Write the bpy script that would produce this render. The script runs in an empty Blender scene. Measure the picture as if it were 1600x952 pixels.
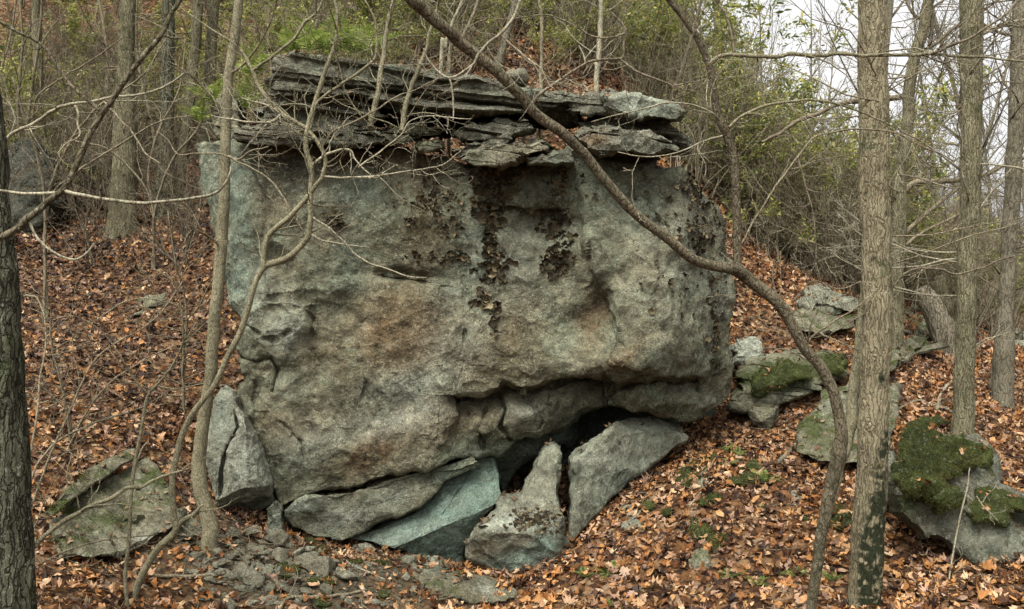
import bpy, math, random
import numpy as np
from mathutils import Vector
from mathutils.bvhtree import BVHTree
R = math.radians
random.seed(11); rng = np.random.RandomState(11)
SC = bpy.context.scene
COL = SC.collection
# ------------------------------------------------------------------ camera, sky, sun, exposure
CZ = 2.0                     # the camera's height
S = 1.15 / 1600.0            # metres per photo pixel at one metre
cam_d = bpy.data.cameras.new('camera'); cam_d.sensor_width = 36; cam_d.lens = 18 / 0.575
cam_d.clip_start = 0.05; cam_d.clip_end = 3000
cam = bpy.data.objects.new('camera', cam_d); COL.objects.link(cam)
cam.location = (0, 0, CZ); cam.rotation_euler = (R(90), 0, 0)
SC.camera = cam
SUN_EL, SUN_AZ = 58, 205     # overcast: the light comes from high up, a little behind the camera
w = bpy.data.worlds.new('World'); SC.world = w; w.use_nodes = True
nt = w.node_tree; nt.nodes.clear()
sky = nt.nodes.new('ShaderNodeTexSky'); sky.sky_type = 'NISHITA'; sky.sun_disc = False
sky.sun_elevation = R(SUN_EL); sky.sun_rotation = R(SUN_AZ); sky.dust_density = 6; sky.ozone_density = 1; sky.air_density = 1
hs = nt.nodes.new('ShaderNodeHueSaturation'); hs.inputs['Saturation'].default_value = 0.03
bg = nt.nodes.new('ShaderNodeBackground'); bg.inputs['Strength'].default_value = 0.12
ow = nt.nodes.new('ShaderNodeOutputWorld')
nt.links.new(sky.outputs[0], hs.inputs['Color']); nt.links.new(hs.outputs[0], bg.inputs[0]); nt.links.new(bg.outputs[0], ow.inputs[0])
sl = bpy.data.lights.new('sun', 'SUN'); sl.energy = 1.5; sl.angle = R(30); sl.color = (1, .94, .84)
so = bpy.data.objects.new('sun', sl); COL.objects.link(so)
# the sky's sun_rotation turns clockwise from +Y; the lamp shines along the same direction
_d = Vector((math.sin(R(SUN_AZ)) * math.cos(R(SUN_EL)), math.cos(R(SUN_AZ)) * math.cos(R(SUN_EL)), math.sin(R(SUN_EL))))
so.rotation_euler = _d.to_track_quat('Z', 'Y').to_euler(); so.location = _d * 60
SC.view_settings.view_transform = 'Standard'; SC.view_settings.look = 'None'
SC.view_settings.exposure = 1.5; SC.view_settings.gamma = 1; SC.view_settings.use_curve_mapping = False
SC.render.engine = 'CYCLES'
SC.cycles.max_bounces = 6; SC.cycles.diffuse_bounces = 3; SC.cycles.glossy_bounces = 2; SC.cycles.transmission_bounces = 2
SC.cycles.use_denoising = True; SC.cycles.denoiser = 'OPENIMAGEDENOISE'; SC.cycles.denoising_input_passes = 'RGB_ALBEDO_NORMAL'; SC.cycles.denoising_prefilter = 'NONE'
SC.cycles.use_adaptive_sampling = True; SC.cycles.adaptive_threshold = 0.008

# ------------------------------------------------------------------ helpers
def at(px, py, Y):
    px = np.asarray(px, float); py = np.asarray(py, float); Y = np.asarray(Y, float)
    return np.stack([(px - 800) * S * Y, Y + 0 * px, (476 - py) * S * Y + CZ], -1)

_perm = np.random.RandomState(7).permutation(256); _perm = np.concatenate([_perm] * 3)
_g = np.array([(1,1,0),(-1,1,0),(1,-1,0),(-1,-1,0),(1,0,1),(-1,0,1),(1,0,-1),(-1,0,-1),(0,1,1),(0,-1,1),(0,1,-1),(0,-1,-1),(1,1,0),(-1,1,0),(0,-1,1),(0,-1,-1)], float)
def pnoise(P):
    P = np.asarray(P, float); i = np.floor(P).astype(np.int64); f = P - i; i &= 255
    u = f * f * f * (f * (f * 6 - 15) + 10)
    x, y, z = i[:, 0], i[:, 1], i[:, 2]
    def c(dx, dy, dz):
        h = _perm[_perm[_perm[x + dx] + y + dy] + z + dz] & 15
        g = _g[h]
        return g[:, 0] * (f[:, 0] - dx) + g[:, 1] * (f[:, 1] - dy) + g[:, 2] * (f[:, 2] - dz)
    l = lambda a, b, t: a + (b - a) * t
    return l(l(l(c(0,0,0), c(1,0,0), u[:, 0]), l(c(0,1,0), c(1,1,0), u[:, 0]), u[:, 1]),
             l(l(c(0,0,1), c(1,0,1), u[:, 0]), l(c(0,1,1), c(1,1,1), u[:, 0]), u[:, 1]), u[:, 2])
def fbm(P, scale=1.0, octv=4, gain=.5, seed=0, ridged=False):
    P = np.asarray(P, float) * scale + np.array([13.7, 5.1, 9.3]) * (seed + 1)
    a, s, out = 1.0, 0.0, 0.0
    for k in range(octv):
        n = pnoise(P)
        out = out + a * ((1 - 2 * np.abs(n)) if ridged else n); s += a; a *= gain; P = P * 2.03 + 3.7
    return out / s
def _planes(P, scale, seed):
    """broken-stone relief: the highest of the tilted planes of the nearby cells (creases between them stay sharp)"""
    P = np.asarray(P, float) * scale + np.array([3.1, 7.7, 1.9]) * (seed + 1); ci = np.floor(P).astype(np.int64); best = np.full(len(P), -9.)
    for dx in (-1, 0, 1):
        for dy in (-1, 0, 1):
            for dz in (-1, 0, 1):
                c = ci + (dx, dy, dz); m = c & 255; h = _perm[_perm[_perm[m[:, 0]] + m[:, 1]] + m[:, 2]]
                d = P - c; d[:, 0] -= _perm[h + 11] / 255.; d[:, 1] -= _perm[h + 71] / 255.; d[:, 2] -= _perm[h + 151] / 255.
                np.maximum(best, (d * _rd[h]).sum(1) * 1.1 - .9 * (d * d).sum(1), out=best)
    return best / scale
_rd = np.random.RandomState(3).normal(size=(256, 3)); _rd /= np.linalg.norm(_rd, axis=1)[:, None]
def facets(P, scale, seed=0):
    return _planes(P, scale, seed) * .5 - _planes(P, scale, seed + 50)
def sstep(a, b, x):
    t = np.clip((x - a) / (b - a), 0, 1); return t * t * (3 - 2 * t)

def mesh_np(name, V, faces, smooth=True, attrs=None, sharp=0):
    """faces: list of integer arrays (n,3) or (n,4)"""
    me = bpy.data.meshes.new(name); V = np.asarray(V, np.float32)
    me.vertices.add(len(V)); me.vertices.foreach_set('co', V.ravel())
    faces = [np.asarray(f, np.int32) for f in faces if len(f)]
    loops = np.concatenate([f.ravel() for f in faces]); tot = np.concatenate([np.full(len(f), f.shape[1], np.int32) for f in faces])
    st = np.concatenate([[0], np.cumsum(tot)[:-1]]).astype(np.int32)
    me.loops.add(len(loops)); me.loops.foreach_set('vertex_index', loops)
    me.polygons.add(len(tot)); me.polygons.foreach_set('loop_start', st)
    try: me.polygons.foreach_set('loop_total', tot)
    except Exception: pass
    me.polygons.foreach_set('use_smooth', np.full(len(tot), bool(smooth)))
    for k, a in (attrs or {}).items():
        at_ = me.attributes.new(k, 'FLOAT', 'POINT'); at_.data.foreach_set('value', np.asarray(a, np.float32))
    me.update(calc_edges=True); me.validate()
    if sharp: me.set_sharp_from_angle(angle=R(sharp))
    return me
def link(name, me, mat=None, parent=None, loc=None):
    o = bpy.data.objects.new(name, me); COL.objects.link(o)
    if mat is not None and me is not None and not me.materials: me.materials.append(mat)
    if parent is not None: o.parent = parent
    if loc is not None: o.location = loc
    return o
def tag(o, label=None, cat=None, group=None, kind=None):
    if label: o['label'] = label
    if cat: o['category'] = cat
    if group: o['group'] = group
    if kind: o['kind'] = kind
    return o
def empty(name, loc, label, cat, group=None):
    o = bpy.data.objects.new(name, None); COL.objects.link(o); o.location = loc; o.empty_display_size = .1
    return tag(o, label, cat, group)
def copy_tree(o, parent=None):
    c = o.copy(); COL.objects.link(c)
    if parent is not None: c.parent = parent
    for ch in KIDS.get(o.name, []): copy_tree(ch, c)
    return c
KIDS = {}
def kid(name, me, mat, parent):
    o = link(name, me, mat, parent); KIDS.setdefault(parent.name, []).append(o); return o
class Geo:
    """collects triangles and quads"""
    def __init__(s): s.V = []; s.T = []; s.Q = []; s.n = 0
    def add(s, V, T=None, Q=None):
        V = np.asarray(V, float).reshape(-1, 3)
        if T is not None and len(T): s.T.append(np.asarray(T, np.int64) + s.n)
        if Q is not None and len(Q): s.Q.append(np.asarray(Q, np.int64) + s.n)
        s.V.append(V); s.n += len(V)
    def mesh(s, name, smooth=True, offset=None):
        V = np.concatenate(s.V)
        if offset is not None: V = V - np.asarray(offset)
        f = []
        if s.Q: f.append(np.concatenate(s.Q))
        if s.T: f.append(np.concatenate(s.T))
        return mesh_np(name, V, f, smooth)
def frames(P):
    T = np.gradient(P, axis=0); T /= np.linalg.norm(T, axis=1)[:, None] + 1e-9
    ref = np.array([0, 0, 1.]) if abs(T[0, 2]) < .9 else np.array([1., 0, 0])
    n = np.cross(T[0], ref); n /= np.linalg.norm(n); N = [n]
    for k in range(1, len(P)):
        n = n - T[k] * np.dot(n, T[k]); n /= np.linalg.norm(n) + 1e-9; N.append(n)
    N = np.array(N); return T, N, np.cross(T, N)
def tube(geo, P, r, sides=5, tip=True):
    P = np.asarray(P, float); r = np.broadcast_to(np.asarray(r, float), (len(P),))
    _, N, B = frames(P)
    a = np.arange(sides) * 2 * math.pi / sides
    ring = P[:, None, :] + r[:, None, None] * (np.cos(a)[None, :, None] * N[:, None, :] + np.sin(a)[None, :, None] * B[:, None, :])
    V = ring.reshape(-1, 3); k = np.arange(len(P) - 1)[:, None] * sides; j = np.arange(sides)[None]; j2 = (j + 1) % sides
    Q = np.stack([k + j, k + j2, k + sides + j2, k + sides + j], -1).reshape(-1, 4); T = []
    if tip:
        V = np.concatenate([V, [P[-1] + (P[-1] - P[-2]) * .02, P[0]]]); m = (len(P) - 1) * sides; e = len(V)
        T = [(m + q, m + (q + 1) % sides, e - 2) for q in range(sides)] + [((q + 1) % sides, q, e - 1) for q in range(sides)]
    geo.add(V, T, Q)
def spline(P, n):
    """Catmull-Rom through the rows of P, n samples per span"""
    P = np.asarray(P, float); Q = np.vstack([2 * P[0] - P[1], P, 2 * P[-1] - P[-2]]); out = []
    t = np.linspace(0, 1, n, endpoint=False)[:, None]
    for k in range(1, len(Q) - 2):
        a, b, c, d = Q[k - 1:k + 3]
        out.append(.5 * (2 * b + (c - a) * t + (2 * a - 5 * b + 4 * c - d) * t ** 2 + (3 * b - a - 3 * c + d) * t ** 3))
    out.append(P[-1:]); return np.concatenate(out)
# ------------------------------------------------------------------ materials
def nodes(name, rough=.9, spec=.2):
    m = bpy.data.materials.new(name); m.use_nodes = True; t = m.node_tree; b = t.nodes['Principled BSDF']
    b.inputs['Roughness'].default_value = rough; b.inputs['Specular IOR Level'].default_value = spec
    return m, t, b
def N(t, kind, **kw):
    n = t.nodes.new(kind)
    for k, v in kw.items():
        if k in n.inputs: n.inputs[k].default_value = v
        else: setattr(n, k, v)
    return n
def noise(t, vec, scale, detail=6, rough=.6, dist=0.):
    n = N(t, 'ShaderNodeTexNoise'); n.inputs['Scale'].default_value = scale; n.inputs['Detail'].default_value = detail
    n.inputs['Roughness'].default_value = rough; n.inputs['Distortion'].default_value = dist
    t.links.new(vec, n.inputs['Vector']); return n.outputs['Fac']
def ramp(t, fac, stops):
    r = N(t, 'ShaderNodeValToRGB'); e = r.color_ramp.elements
    while len(e) < len(stops): e.new(.5)
    for k, (p, c) in enumerate(stops):
        e[k].position = p; e[k].color = (*c, 1) if len(c) == 3 else c
    t.links.new(fac, r.inputs[0]); return r.outputs[0]
def g(v): return (v, v, v)
def mix(t, fac, a, b, mode='MIX'):
    m = N(t, 'ShaderNodeMix', data_type='RGBA', blend_type=mode)
    for s_, v in ((0, fac), (6, a), (7, b)):
        if hasattr(v, 'is_linked') or hasattr(v, 'links'): t.links.new(v, m.inputs[s_])
        elif s_ == 0: m.inputs[0].default_value = v
        else: m.inputs[s_].default_value = (*v, 1)
    return m.outputs[2]
def mul(t, a, b, op='MULTIPLY'):
    m = N(t, 'ShaderNodeMath', operation=op)
    for k, v in ((0, a), (1, b)):
        if hasattr(v, 'links'): t.links.new(v, m.inputs[k])
        else: m.inputs[k].default_value = v
    return m.outputs[0]
def attr(t, name): return N(t, 'ShaderNodeAttribute', attribute_name=name).outputs['Fac']
def pos(t): return N(t, 'ShaderNodeNewGeometry').outputs['Position']
def bump(t, b, h, strength=.5, dist=.02, prev=None):
    n = N(t, 'ShaderNodeBump'); n.inputs['Strength'].default_value = strength; n.inputs['Distance'].default_value = dist
    t.links.new(h, n.inputs['Height'])
    if prev is not None: t.links.new(prev, n.inputs['Normal'])
    t.links.new(n.outputs[0], b.inputs['Normal']); return n.outputs[0]
def mapped(t, vec, scale):
    m = N(t, 'ShaderNodeMapping'); m.inputs['Scale'].default_value = scale; t.links.new(vec, m.inputs[0]); return m.outputs[0]

def rock_mat(name, dark, mid, pale, lichen=(.30, .35, .27), lich=.5, seed=0., moss=0., fine=1., layers=0.):
    m, t, b = nodes(name, .92, .15)
    p = N(t, 'ShaderNodeVectorMath', operation='ADD'); p.inputs[1].default_value = (seed * 3.1, seed * 1.7, seed * 2.3); t.links.new(pos(t), p.inputs[0]); p = p.outputs[0]
    c = ramp(t, noise(t, p, 1.7, 10, .72, .8), [(.33, dark), (.5, mid), (.66, pale)])
    # pale crustose lichen, in mottled patches
    n = mul(t, ramp(t, noise(t, p, 2.6, 8, .7, .3), [(.47, g(0)), (.66, g(1))]), ramp(t, noise(t, p, 26, 6, .75), [(.36, g(0)), (.58, g(1))]))
    c = mix(t, mul(t, n, lich), c, lichen)
    # held by the mesh: iron brown and copper green stains, black and white patches
    jag = ramp(t, noise(t, p, 9, 7, .75), [(.3, g(.25)), (.62, g(1))])
    c = mix(t, mul(t, mul(t, attr(t, 'stain'), jag), .7), c, (.185, .098, .036))
    c = mix(t, mul(t, mul(t, attr(t, 'teal'), jag), .85), c, (.15, .225, .18))
    c = mix(t, mul(t, mul(t, attr(t, 'dark'), jag), .85), c, (.05, .048, .037))
    c = mix(t, mul(t, mul(t, attr(t, 'pale'), jag), .8), c, (.44, .47, .38))
    c = mix(t, attr(t, 'green'), c, (.055, .085, .02))
    # mottling at the scale of a hand, dark weathered pits
    c = mix(t, .9, c, ramp(t, noise(t, p, 6.5, 10, .78, .8), [(.34, g(.38)), (.5, g(.98)), (.64, g(1.55))]), 'MULTIPLY')
    c = mix(t, .8, c, ramp(t, noise(t, p, 17, 6, .7, 1.2), [(.36, g(.30)), (.44, g(1)), (.60, g(1)), (.66, g(1.35))]), 'MULTIPLY')
    # speckle of the grain
    c = mix(t, mul(t, ramp(t, noise(t, p, 34, 5, .7, .5), [(.56, g(0)), (.64, g(1))]), .55 * min(1, lich + .2)), c, (.33, .345, .265))
    sp = ramp(t, noise(t, p, 62, 5, .8), [(.32, g(.30)), (.5, g(1)), (.68, g(1.6))])
    c = mix(t, mul(t, ramp(t, noise(t, p, 3.3, 4, .6), [(.35, g(.35)), (.65, g(1))]), .9), c, sp, 'MULTIPLY')
    sp2 = ramp(t, noise(t, p, 170, 2, .6), [(.33, g(.55)), (.5, g(1)), (.68, g(1.4))])
    c = mix(t, .6, c, sp2, 'MULTIPLY')
    if moss:
        nz = N(t, 'ShaderNodeSeparateXYZ'); t.links.new(N(t, 'ShaderNodeNewGeometry').outputs['Normal'], nz.inputs[0])
        f = mul(t, ramp(t, nz.outputs[2], [(.35, g(0)), (.8, g(1))]), ramp(t, noise(t, p, 3.5, 6, .7), [(.5 - .2 * moss, g(0)), (.62 - .15 * moss, g(1))]))
        c = mix(t, f, c, ramp(t, noise(t, p, 30, 4), [(.3, (.02, .03, .008)), (.7, (.08, .10, .025))]))
    t.links.new(c, b.inputs['Base Color'])
    n1 = bump(t, b, noise(t, p, 14, 12, .74, .4), 1. * fine, .075)
    if layers:
        n1 = bump(t, b, noise(t, mapped(t, p, (1.2, 1.2, 14)), 2.2, 8, .7), .7 * layers, .05, n1)
    bump(t, b, noise(t, p, 80, 6, .8), .7 * fine, .010, n1)
    return m
def bark_mat(name, dark, mid, pale, scale=1., moss=.0, seed=0., depth=.6, stretch=.18):
    m, t, b = nodes(name, .95, .1)
    p = N(t, 'ShaderNodeVectorMath', operation='ADD'); p.inputs[1].default_value = (seed, seed * 2, seed * .7); t.links.new(pos(t), p.inputs[0]); p = p.outputs[0]
    dn = N(t, 'ShaderNodeTexNoise'); dn.inputs['Scale'].default_value = 9 * scale; dn.inputs['Detail'].default_value = 4; t.links.new(p, dn.inputs['Vector'])
    ds = N(t, 'ShaderNodeVectorMath', operation='SCALE'); ds.inputs['Scale'].default_value = .10 / scale; t.links.new(dn.outputs['Color'], ds.inputs[0])
    da = N(t, 'ShaderNodeVectorMath', operation='ADD'); t.links.new(p, da.inputs[0]); t.links.new(ds.outputs[0], da.inputs[1])
    v = mapped(t, da.outputs[0], (1, 1, stretch))
    vo = N(t, 'ShaderNodeTexVoronoi', feature='DISTANCE_TO_EDGE'); vo.inputs['Scale'].default_value = 34 * scale; t.links.new(v, vo.inputs['Vector'])
    fine_ = noise(t, v, 60 * scale, 8, .75, .8)
    fur = mul(t, ramp(t, vo.outputs['Distance'], [(.0, g(.38)), (.13, g(1))]), mul(t, fine_, .6, 'ADD'))
    c = ramp(t, fur, [(.15, dark), (.75, mid), (1.15, pale)] if False else [(.12, dark), (.62, mid), (1., pale)])
    c = mix(t, .75, c, ramp(t, noise(t, p, 4.2, 6, .68), [(.3, g(.5)), (.7, g(1.35))]), 'MULTIPLY')
    c = mix(t, .7, c, ramp(t, noise(t, p, 120 * scale, 3, .7), [(.3, g(.5)), (.7, g(1.45))]), 'MULTIPLY')
    # pale lichen freckles
    c = mix(t, mul(t, ramp(t, noise(t, p, 40 * scale, 3, .6), [(.62, g(0)), (.68, g(1))]), .5), c, (.30, .32, .25))
    if moss:
        c = mix(t, mul(t, ramp(t, noise(t, p, 3.1, 7, .75), [(.62 - .2 * moss, g(0)), (.70 - .2 * moss, g(1))]), .8), c, (.05, .062, .028))
    c = mix(t, attr(t, 'dark'), c, (.022, .026, .013))
    t.links.new(c, b.inputs['Base Color'])
    n1 = bump(t, b, fur, depth, .02)
    bump(t, b, noise(t, p, 150 * scale, 3, .7), .3, .004, n1)
    return m
def plain_var(name, stops, rough=.8, island=True, trans=0., spec=.15, tscale=40, patch=0):
    m, t, b = nodes(name, rough, spec)
    gn = N(t, 'ShaderNodeNewGeometry'); src = gn.outputs['Random Per Island'] if island else N(t, 'ShaderNodeObjectInfo').outputs['Random']
    c = ramp(t, src, stops)
    c = mix(t, .6, c, ramp(t, noise(t, gn.outputs['Position'], tscale, 4, .7), [(.3, g(.6)), (.7, g(1.3))]), 'MULTIPLY')
    if patch: c = mix(t, .8, c, ramp(t, noise(t, gn.outputs['Position'], patch, 5, .7), [(.34, (.42, .36, .33)), (.5, g(.95)), (.68, (1.35, 1.3, 1.2))]), 'MULTIPLY')
    t.links.new(c, b.inputs['Base Color'])
    if trans:
        tr = N(t, 'ShaderNodeBsdfTranslucent'); t.links.new(c, tr.inputs[0]); ms = N(t, 'ShaderNodeMixShader'); ms.inputs[0].default_value = trans
        t.links.new(b.outputs[0], ms.inputs[1]); t.links.new(tr.outputs[0], ms.inputs[2]); t.links.new(ms.outputs[0], t.nodes['Material Output'].inputs[0])
    return m
M = {}
M['boulder'] = rock_mat('boulder_stone', (.058, .055, .033), (.145, .138, .088), (.255, .248, .17), (.235, .275, .19), .95, 0)
M['ledge'] = rock_mat('ledge_stone', (.050, .048, .034), (.118, .112, .080), (.215, .208, .155), (.21, .25, .18), .75, 2, layers=.9)
M['grey'] = rock_mat('grey_stone', (.115, .112, .078), (.20, .198, .142), (.29, .29, .215), (.27, .315, .23), .7, 4)
M['olive'] = rock_mat('olive_stone', (.085, .078, .046), (.155, .143, .092), (.23, .215, .15), (.24, .27, .19), .5, 6, moss=.06, layers=.5)
M['teal'] = rock_mat('green_stone', (.075, .083, .060), (.128, .143, .108), (.20, .22, .168), (.16, .24, .19), .6, 8)
M['gravel'] = rock_mat('gravel_stone', (.05, .042, .026), (.11, .097, .065), (.19, .175, .125), (.2, .22, .16), .3, 11)
M['rubble'] = rock_mat('rubble_stone', (.10, .090, .058), (.165, .152, .105), (.24, .225, .165), (.24, .27, .20), .5, 10)
M['far'] = rock_mat('far_stone', (.02, .02, .014), (.05, .05, .036), (.09, .09, .068), (.09, .10, .075), .4, 12)
LEAFC = [(0, (.020, .010, .006)), (.16, (.055, .024, .011)), (.34, (.13, .050, .015)), (.48, (.31, .135, .040)), (.62, (.40, .22, .090)), (.80, (.30, .19, .135)), (.92, (.44, .28, .15)), (1, (.50, .37, .23))]
M['leaf'] = plain_var('fallen_leaf', LEAFC, .65, True, .15, .25, 30, patch=1.1)
M['leaf_dark'] = plain_var('dark_leaf', [(0, (.014, .008, .006)), (.3, (.045, .022, .012)), (.6, (.095, .045, .022)), (.8, (.16, .085, .04)), (.93, (.20, .13, .09)), (1, (.33, .20, .08))], .6, True, .1, .3, 30, patch=1.1)
M['leaf_dry'] = plain_var('dry_leaf', [(0, (.03, .02, .012)), (.4, (.09, .056, .03)), (.75, (.17, .115, .066)), (1, (.26, .19, .12))], .75, True, .1, .15, 30)
M['leaf_single'] = plain_var('single_leaf', [(0, (.11, .045, .014)), (.4, (.27, .12, .035)), (.7, (.36, .20, .08)), (1, (.30, .20, .13))], .6, False, .15, .25, 30)
M['tripe'] = plain_var('rock_tripe', [(0, (.016, .013, .008)), (.5, (.044, .035, .021)), (.82, (.10, .082, .046)), (1, (.21, .17, .10))], .85, True, 0, .1, 60)
M['moss'] = plain_var('moss', [(0, (.018, .022, .006)), (.45, (.045, .053, .014)), (.8, (.085, .088, .026)), (1, (.14, .12, .045))], .95, True, .1, .05, 25)
M['fern'] = plain_var('fern_green', [(0, (.06, .10, .022)), (.6, (.12, .17, .04)), (1, (.21, .24, .07))], .6, True, .3, .2, 20)
M['fern_light'] = plain_var('fern_yellow', [(0, (.11, .16, .03)), (.6, (.22, .28, .06)), (1, (.34, .37, .12))], .6, True, .35, .2, 20)
M['laurel'] = plain_var('laurel_leaf', [(0, (.065, .095, .022)), (.4, (.16, .195, .05)), (.75, (.30, .31, .08)), (1, (.44, .37, .10))], .5, True, .4, .3, 20)
M['twig'] = bark_mat('twig_bark', (.040, .031, .017), (.105, .087, .052), (.20, .172, .115), 1.4, 0, 1, .3)
M['twig_pale'] = bark_mat('pale_twig_bark', (.07, .06, .037), (.165, .147, .098), (.28, .255, .18), 1.4, 0, 2, .3)
M['twig_dark'] = bark_mat('dark_twig_bark', (.035, .027, .017), (.08, .063, .040), (.15, .125, .085), 1.4, 0, 3, .3)
M['bark_big'] = bark_mat('beige_bark', (.045, .036, .019), (.15, .126, .075), (.235, .205, .13), 1.35, .15, 5, .8, .09)
M['bark_olive'] = bark_mat('olive_bark', (.028, .025, .013), (.092, .082, .045), (.16, .145, .09), 1.3, .3, 7, .8, .07)
M['bark_dark'] = bark_mat('dark_bark', (.008, .008, .005), (.036, .035, .022), (.10, .10, .066), .9, .3, 9, 1., .055)
M['bark_slim'] = bark_mat('slim_bark', (.045, .040, .021), (.115, .102, .058), (.19, .172, .11), 1.6, .15, 11, .4, .4)
M['bark_brown'] = bark_mat('brown_bark', (.018, .014, .008), (.050, .040, .023), (.115, .098, .064), 1.4, .1, 13, .4, .35)
M['bark_limb'] = bark_mat('dark_limb_bark', (.012, .010, .006), (.038, .030, .017), (.085, .070, .045), 1.4, .05, 14, .4, .35)
M['bark_far'] = bark_mat('far_bark', (.03, .026, .016), (.082, .071, .046), (.145, .13, .092), .9, .1, 15, .4, .15)
M['dead'] = bark_mat('dead_wood', (.045, .037, .022), (.15, .13, .085), (.28, .25, .18), .9, 0, 17, .9, .08)
def ground_mat():
    m, t, b = nodes('leafy_soil', .95, .1); p = pos(t)
    v = N(t, 'ShaderNodeTexVoronoi', feature='F1'); v.inputs['Scale'].default_value = 17; v.inputs['Randomness'].default_value = 1
    d = N(t, 'ShaderNodeVectorMath', operation='ADD'); nn = N(t, 'ShaderNodeTexNoise'); nn.inputs['Scale'].default_value = 14; t.links.new(p, nn.inputs['Vector'])
    sc = N(t, 'ShaderNodeVectorMath', operation='SCALE'); sc.inputs['Scale'].default_value = .08; t.links.new(nn.outputs['Color'], sc.inputs[0])
    t.links.new(p, d.inputs[0]); t.links.new(sc.outputs[0], d.inputs[1]); t.links.new(d.outputs[0], v.inputs['Vector'])
    sep = N(t, 'ShaderNodeSeparateColor'); t.links.new(v.outputs['Color'], sep.inputs[0])
    c = ramp(t, sep.outputs[0], [(0, (.022, .012, .008)), (.35, (.06, .03, .014)), (.6, (.12, .06, .024)), (.85, (.17, .10, .05)), (1, (.2, .14, .09))])
    c = mix(t, .7, c, ramp(t, v.outputs['Distance'], [(0, g(1.1)), (.7, g(.5))]), 'MULTIPLY')
    c = mix(t, mul(t, attr(t, 'bare'), ramp(t, noise(t, p, 6, 5), [(.3, g(.4)), (.6, g(1))])), c, ramp(t, noise(t, p, 24, 6, .7), [(.3, (.028, .022, .013)), (.7, (.085, .068, .042))]))
    t.links.new(c, b.inputs['Base Color'])
    bump(t, b, mul(t, v.outputs['Distance'], noise(t, p, 30, 4), 'ADD'), .8, .03)
    return m
M['ground'] = ground_mat()
# ------------------------------------------------------------------ the ground: one sheet, through points read off the photograph
_ctl = [(0,952,5.2),(250,952,6.1),(500,952,6.6),(700,952,6.9),(900,952,6.6),(1100,952,6.2),(1300,952,5.8),(1600,952,5.2),
 (440,860,7.4),(600,878,7.55),(730,905,7.3),(830,910,7.15),(900,850,7.5),(1000,755,8.2),(1080,695,8.9),(1180,650,9.6),(980,850,7.2),(1150,780,7.4),
 (450,838,8.0),(560,864,8.0),(650,878,8.0),(725,888,7.9),(830,870,8.1),(800,800,9.2),(960,740,9.2),
 (80,800,6.6),(60,600,8.0),(200,650,8.1),(300,790,7.5),(330,620,9.0),(200,450,10.6),(80,400,11.2),(250,310,13.2),(310,330,12.2),(100,330,13.2),(300,170,17.5),(0,320,13.6),(120,180,18.),
 (1200,400,12.6),(1300,450,12.3),(1180,480,11.),(1250,600,9.8),(1250,720,8.4),(1450,560,11.5),(1600,560,12.5),(1500,690,8.6),(1400,860,6.6),(1560,780,7.4),(1600,880,6.2),(1600,520,20),(1450,480,17),
 (640,100,12.5),(900,150,12.5),(760,60,16),(1050,190,14.5),(1150,335,14.5)]
_pts = [tuple(at(a, b_, c)) for a, b_, c in _ctl]
_pts += [(0, 0, .3), (-8, 0, 3.0), (9, 0, .8), (0, -12, .5), (-14, 8, 6.0), (15, 6, .4), (-10, 25, 12.5), (-2, 25, 11.8), (5, 26, 8.6), (10, 26, 4.8), (17, 26, 1.2), (26, 22, -.8), (-20, 20, 12.), (0, 38, 16.), (-15, 38, 19.), (10, 40, 7.0), (22, 40, -.4), (36, 38, -3)]
_pts = np.array(_pts)
def _tps(P, z, lam=.02):
    n = len(P); d = np.sqrt(((P[:, None] - P[None]) ** 2).sum(-1)) + 1e-9
    A = np.zeros((n + 3, n + 3)); A[:n, :n] = d * d * np.log(d) + lam * np.eye(n); A[:n, n] = 1; A[:n, n + 1:] = P; A[n:, :n] = A[:n, n:].T
    return np.linalg.solve(A, np.concatenate([z, [0, 0, 0]]))
_tw = _tps(_pts[:, :2], _pts[:, 2])
def gz(x, y, rough=True):
    x = np.atleast_1d(np.asarray(x, float)); y = np.atleast_1d(np.asarray(y, float)); sh = x.shape; x = x.ravel(); y = y.ravel()
    out = np.empty(len(x))
    for k in range(0, len(x), 40000):
        q = slice(k, k + 40000); d2 = (x[q, None] - _pts[None, :, 0]) ** 2 + (y[q, None] - _pts[None, :, 1]) ** 2 + 1e-12
        out[q] = (d2 * .5 * np.log(d2)) @ _tw[:len(_pts)] + _tw[-3] + _tw[-2] * x[q] + _tw[-1] * y[q]
    far = 17 * sstep(14, -25, x - .15 * y) * sstep(-5, 38, y) - 4 * sstep(10, 60, x) + .12 * np.clip(y - 40, 0, 150) * sstep(10, -20, x - .15 * y)
    r = np.sqrt(x * x + (y - 14) ** 2); k = sstep(17, 30, r); out = out * (1 - k) + far * k
    if rough:
        p = np.stack([x, y, 0 * x], -1); out = out + .06 * fbm(p, .9, 4) + .02 * fbm(p, 5, 2, seed=3)
    return out.reshape(sh)
def G(x, y): return float(gz(x, y)[0])
def _axis(a, b_, step, lo, hi, f=1.16):
    v = list(np.arange(a, b_ + step, step)); s_ = step
    while v[-1] < hi: s_ *= f; v.append(v[-1] + s_)
    s_ = step
    while v[0] > lo: s_ *= f; v.insert(0, v[0] - s_)
    return np.array(v)
_xs = _axis(-8, 10, .085, -260, 260); _ys = _axis(3.5, 17, .085, -60, 320)
_X, _Y = np.meshgrid(_xs, _ys); _Z = gz(_X, _Y)
_V = np.stack([_X, _Y, _Z], -1).reshape(-1, 3); _nx = len(_xs); _i = (np.arange(len(_ys) - 1)[:, None] * _nx + np.arange(_nx - 1)[None]).ravel()
_pxs = _V[:, 0] / np.maximum(_V[:, 1], .5) / S + 800
_bare = sstep(1.6, .3, np.hypot((_V[:, 0] + 1.7) / 1.2, (_V[:, 1] - 7.1) / .8))
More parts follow.
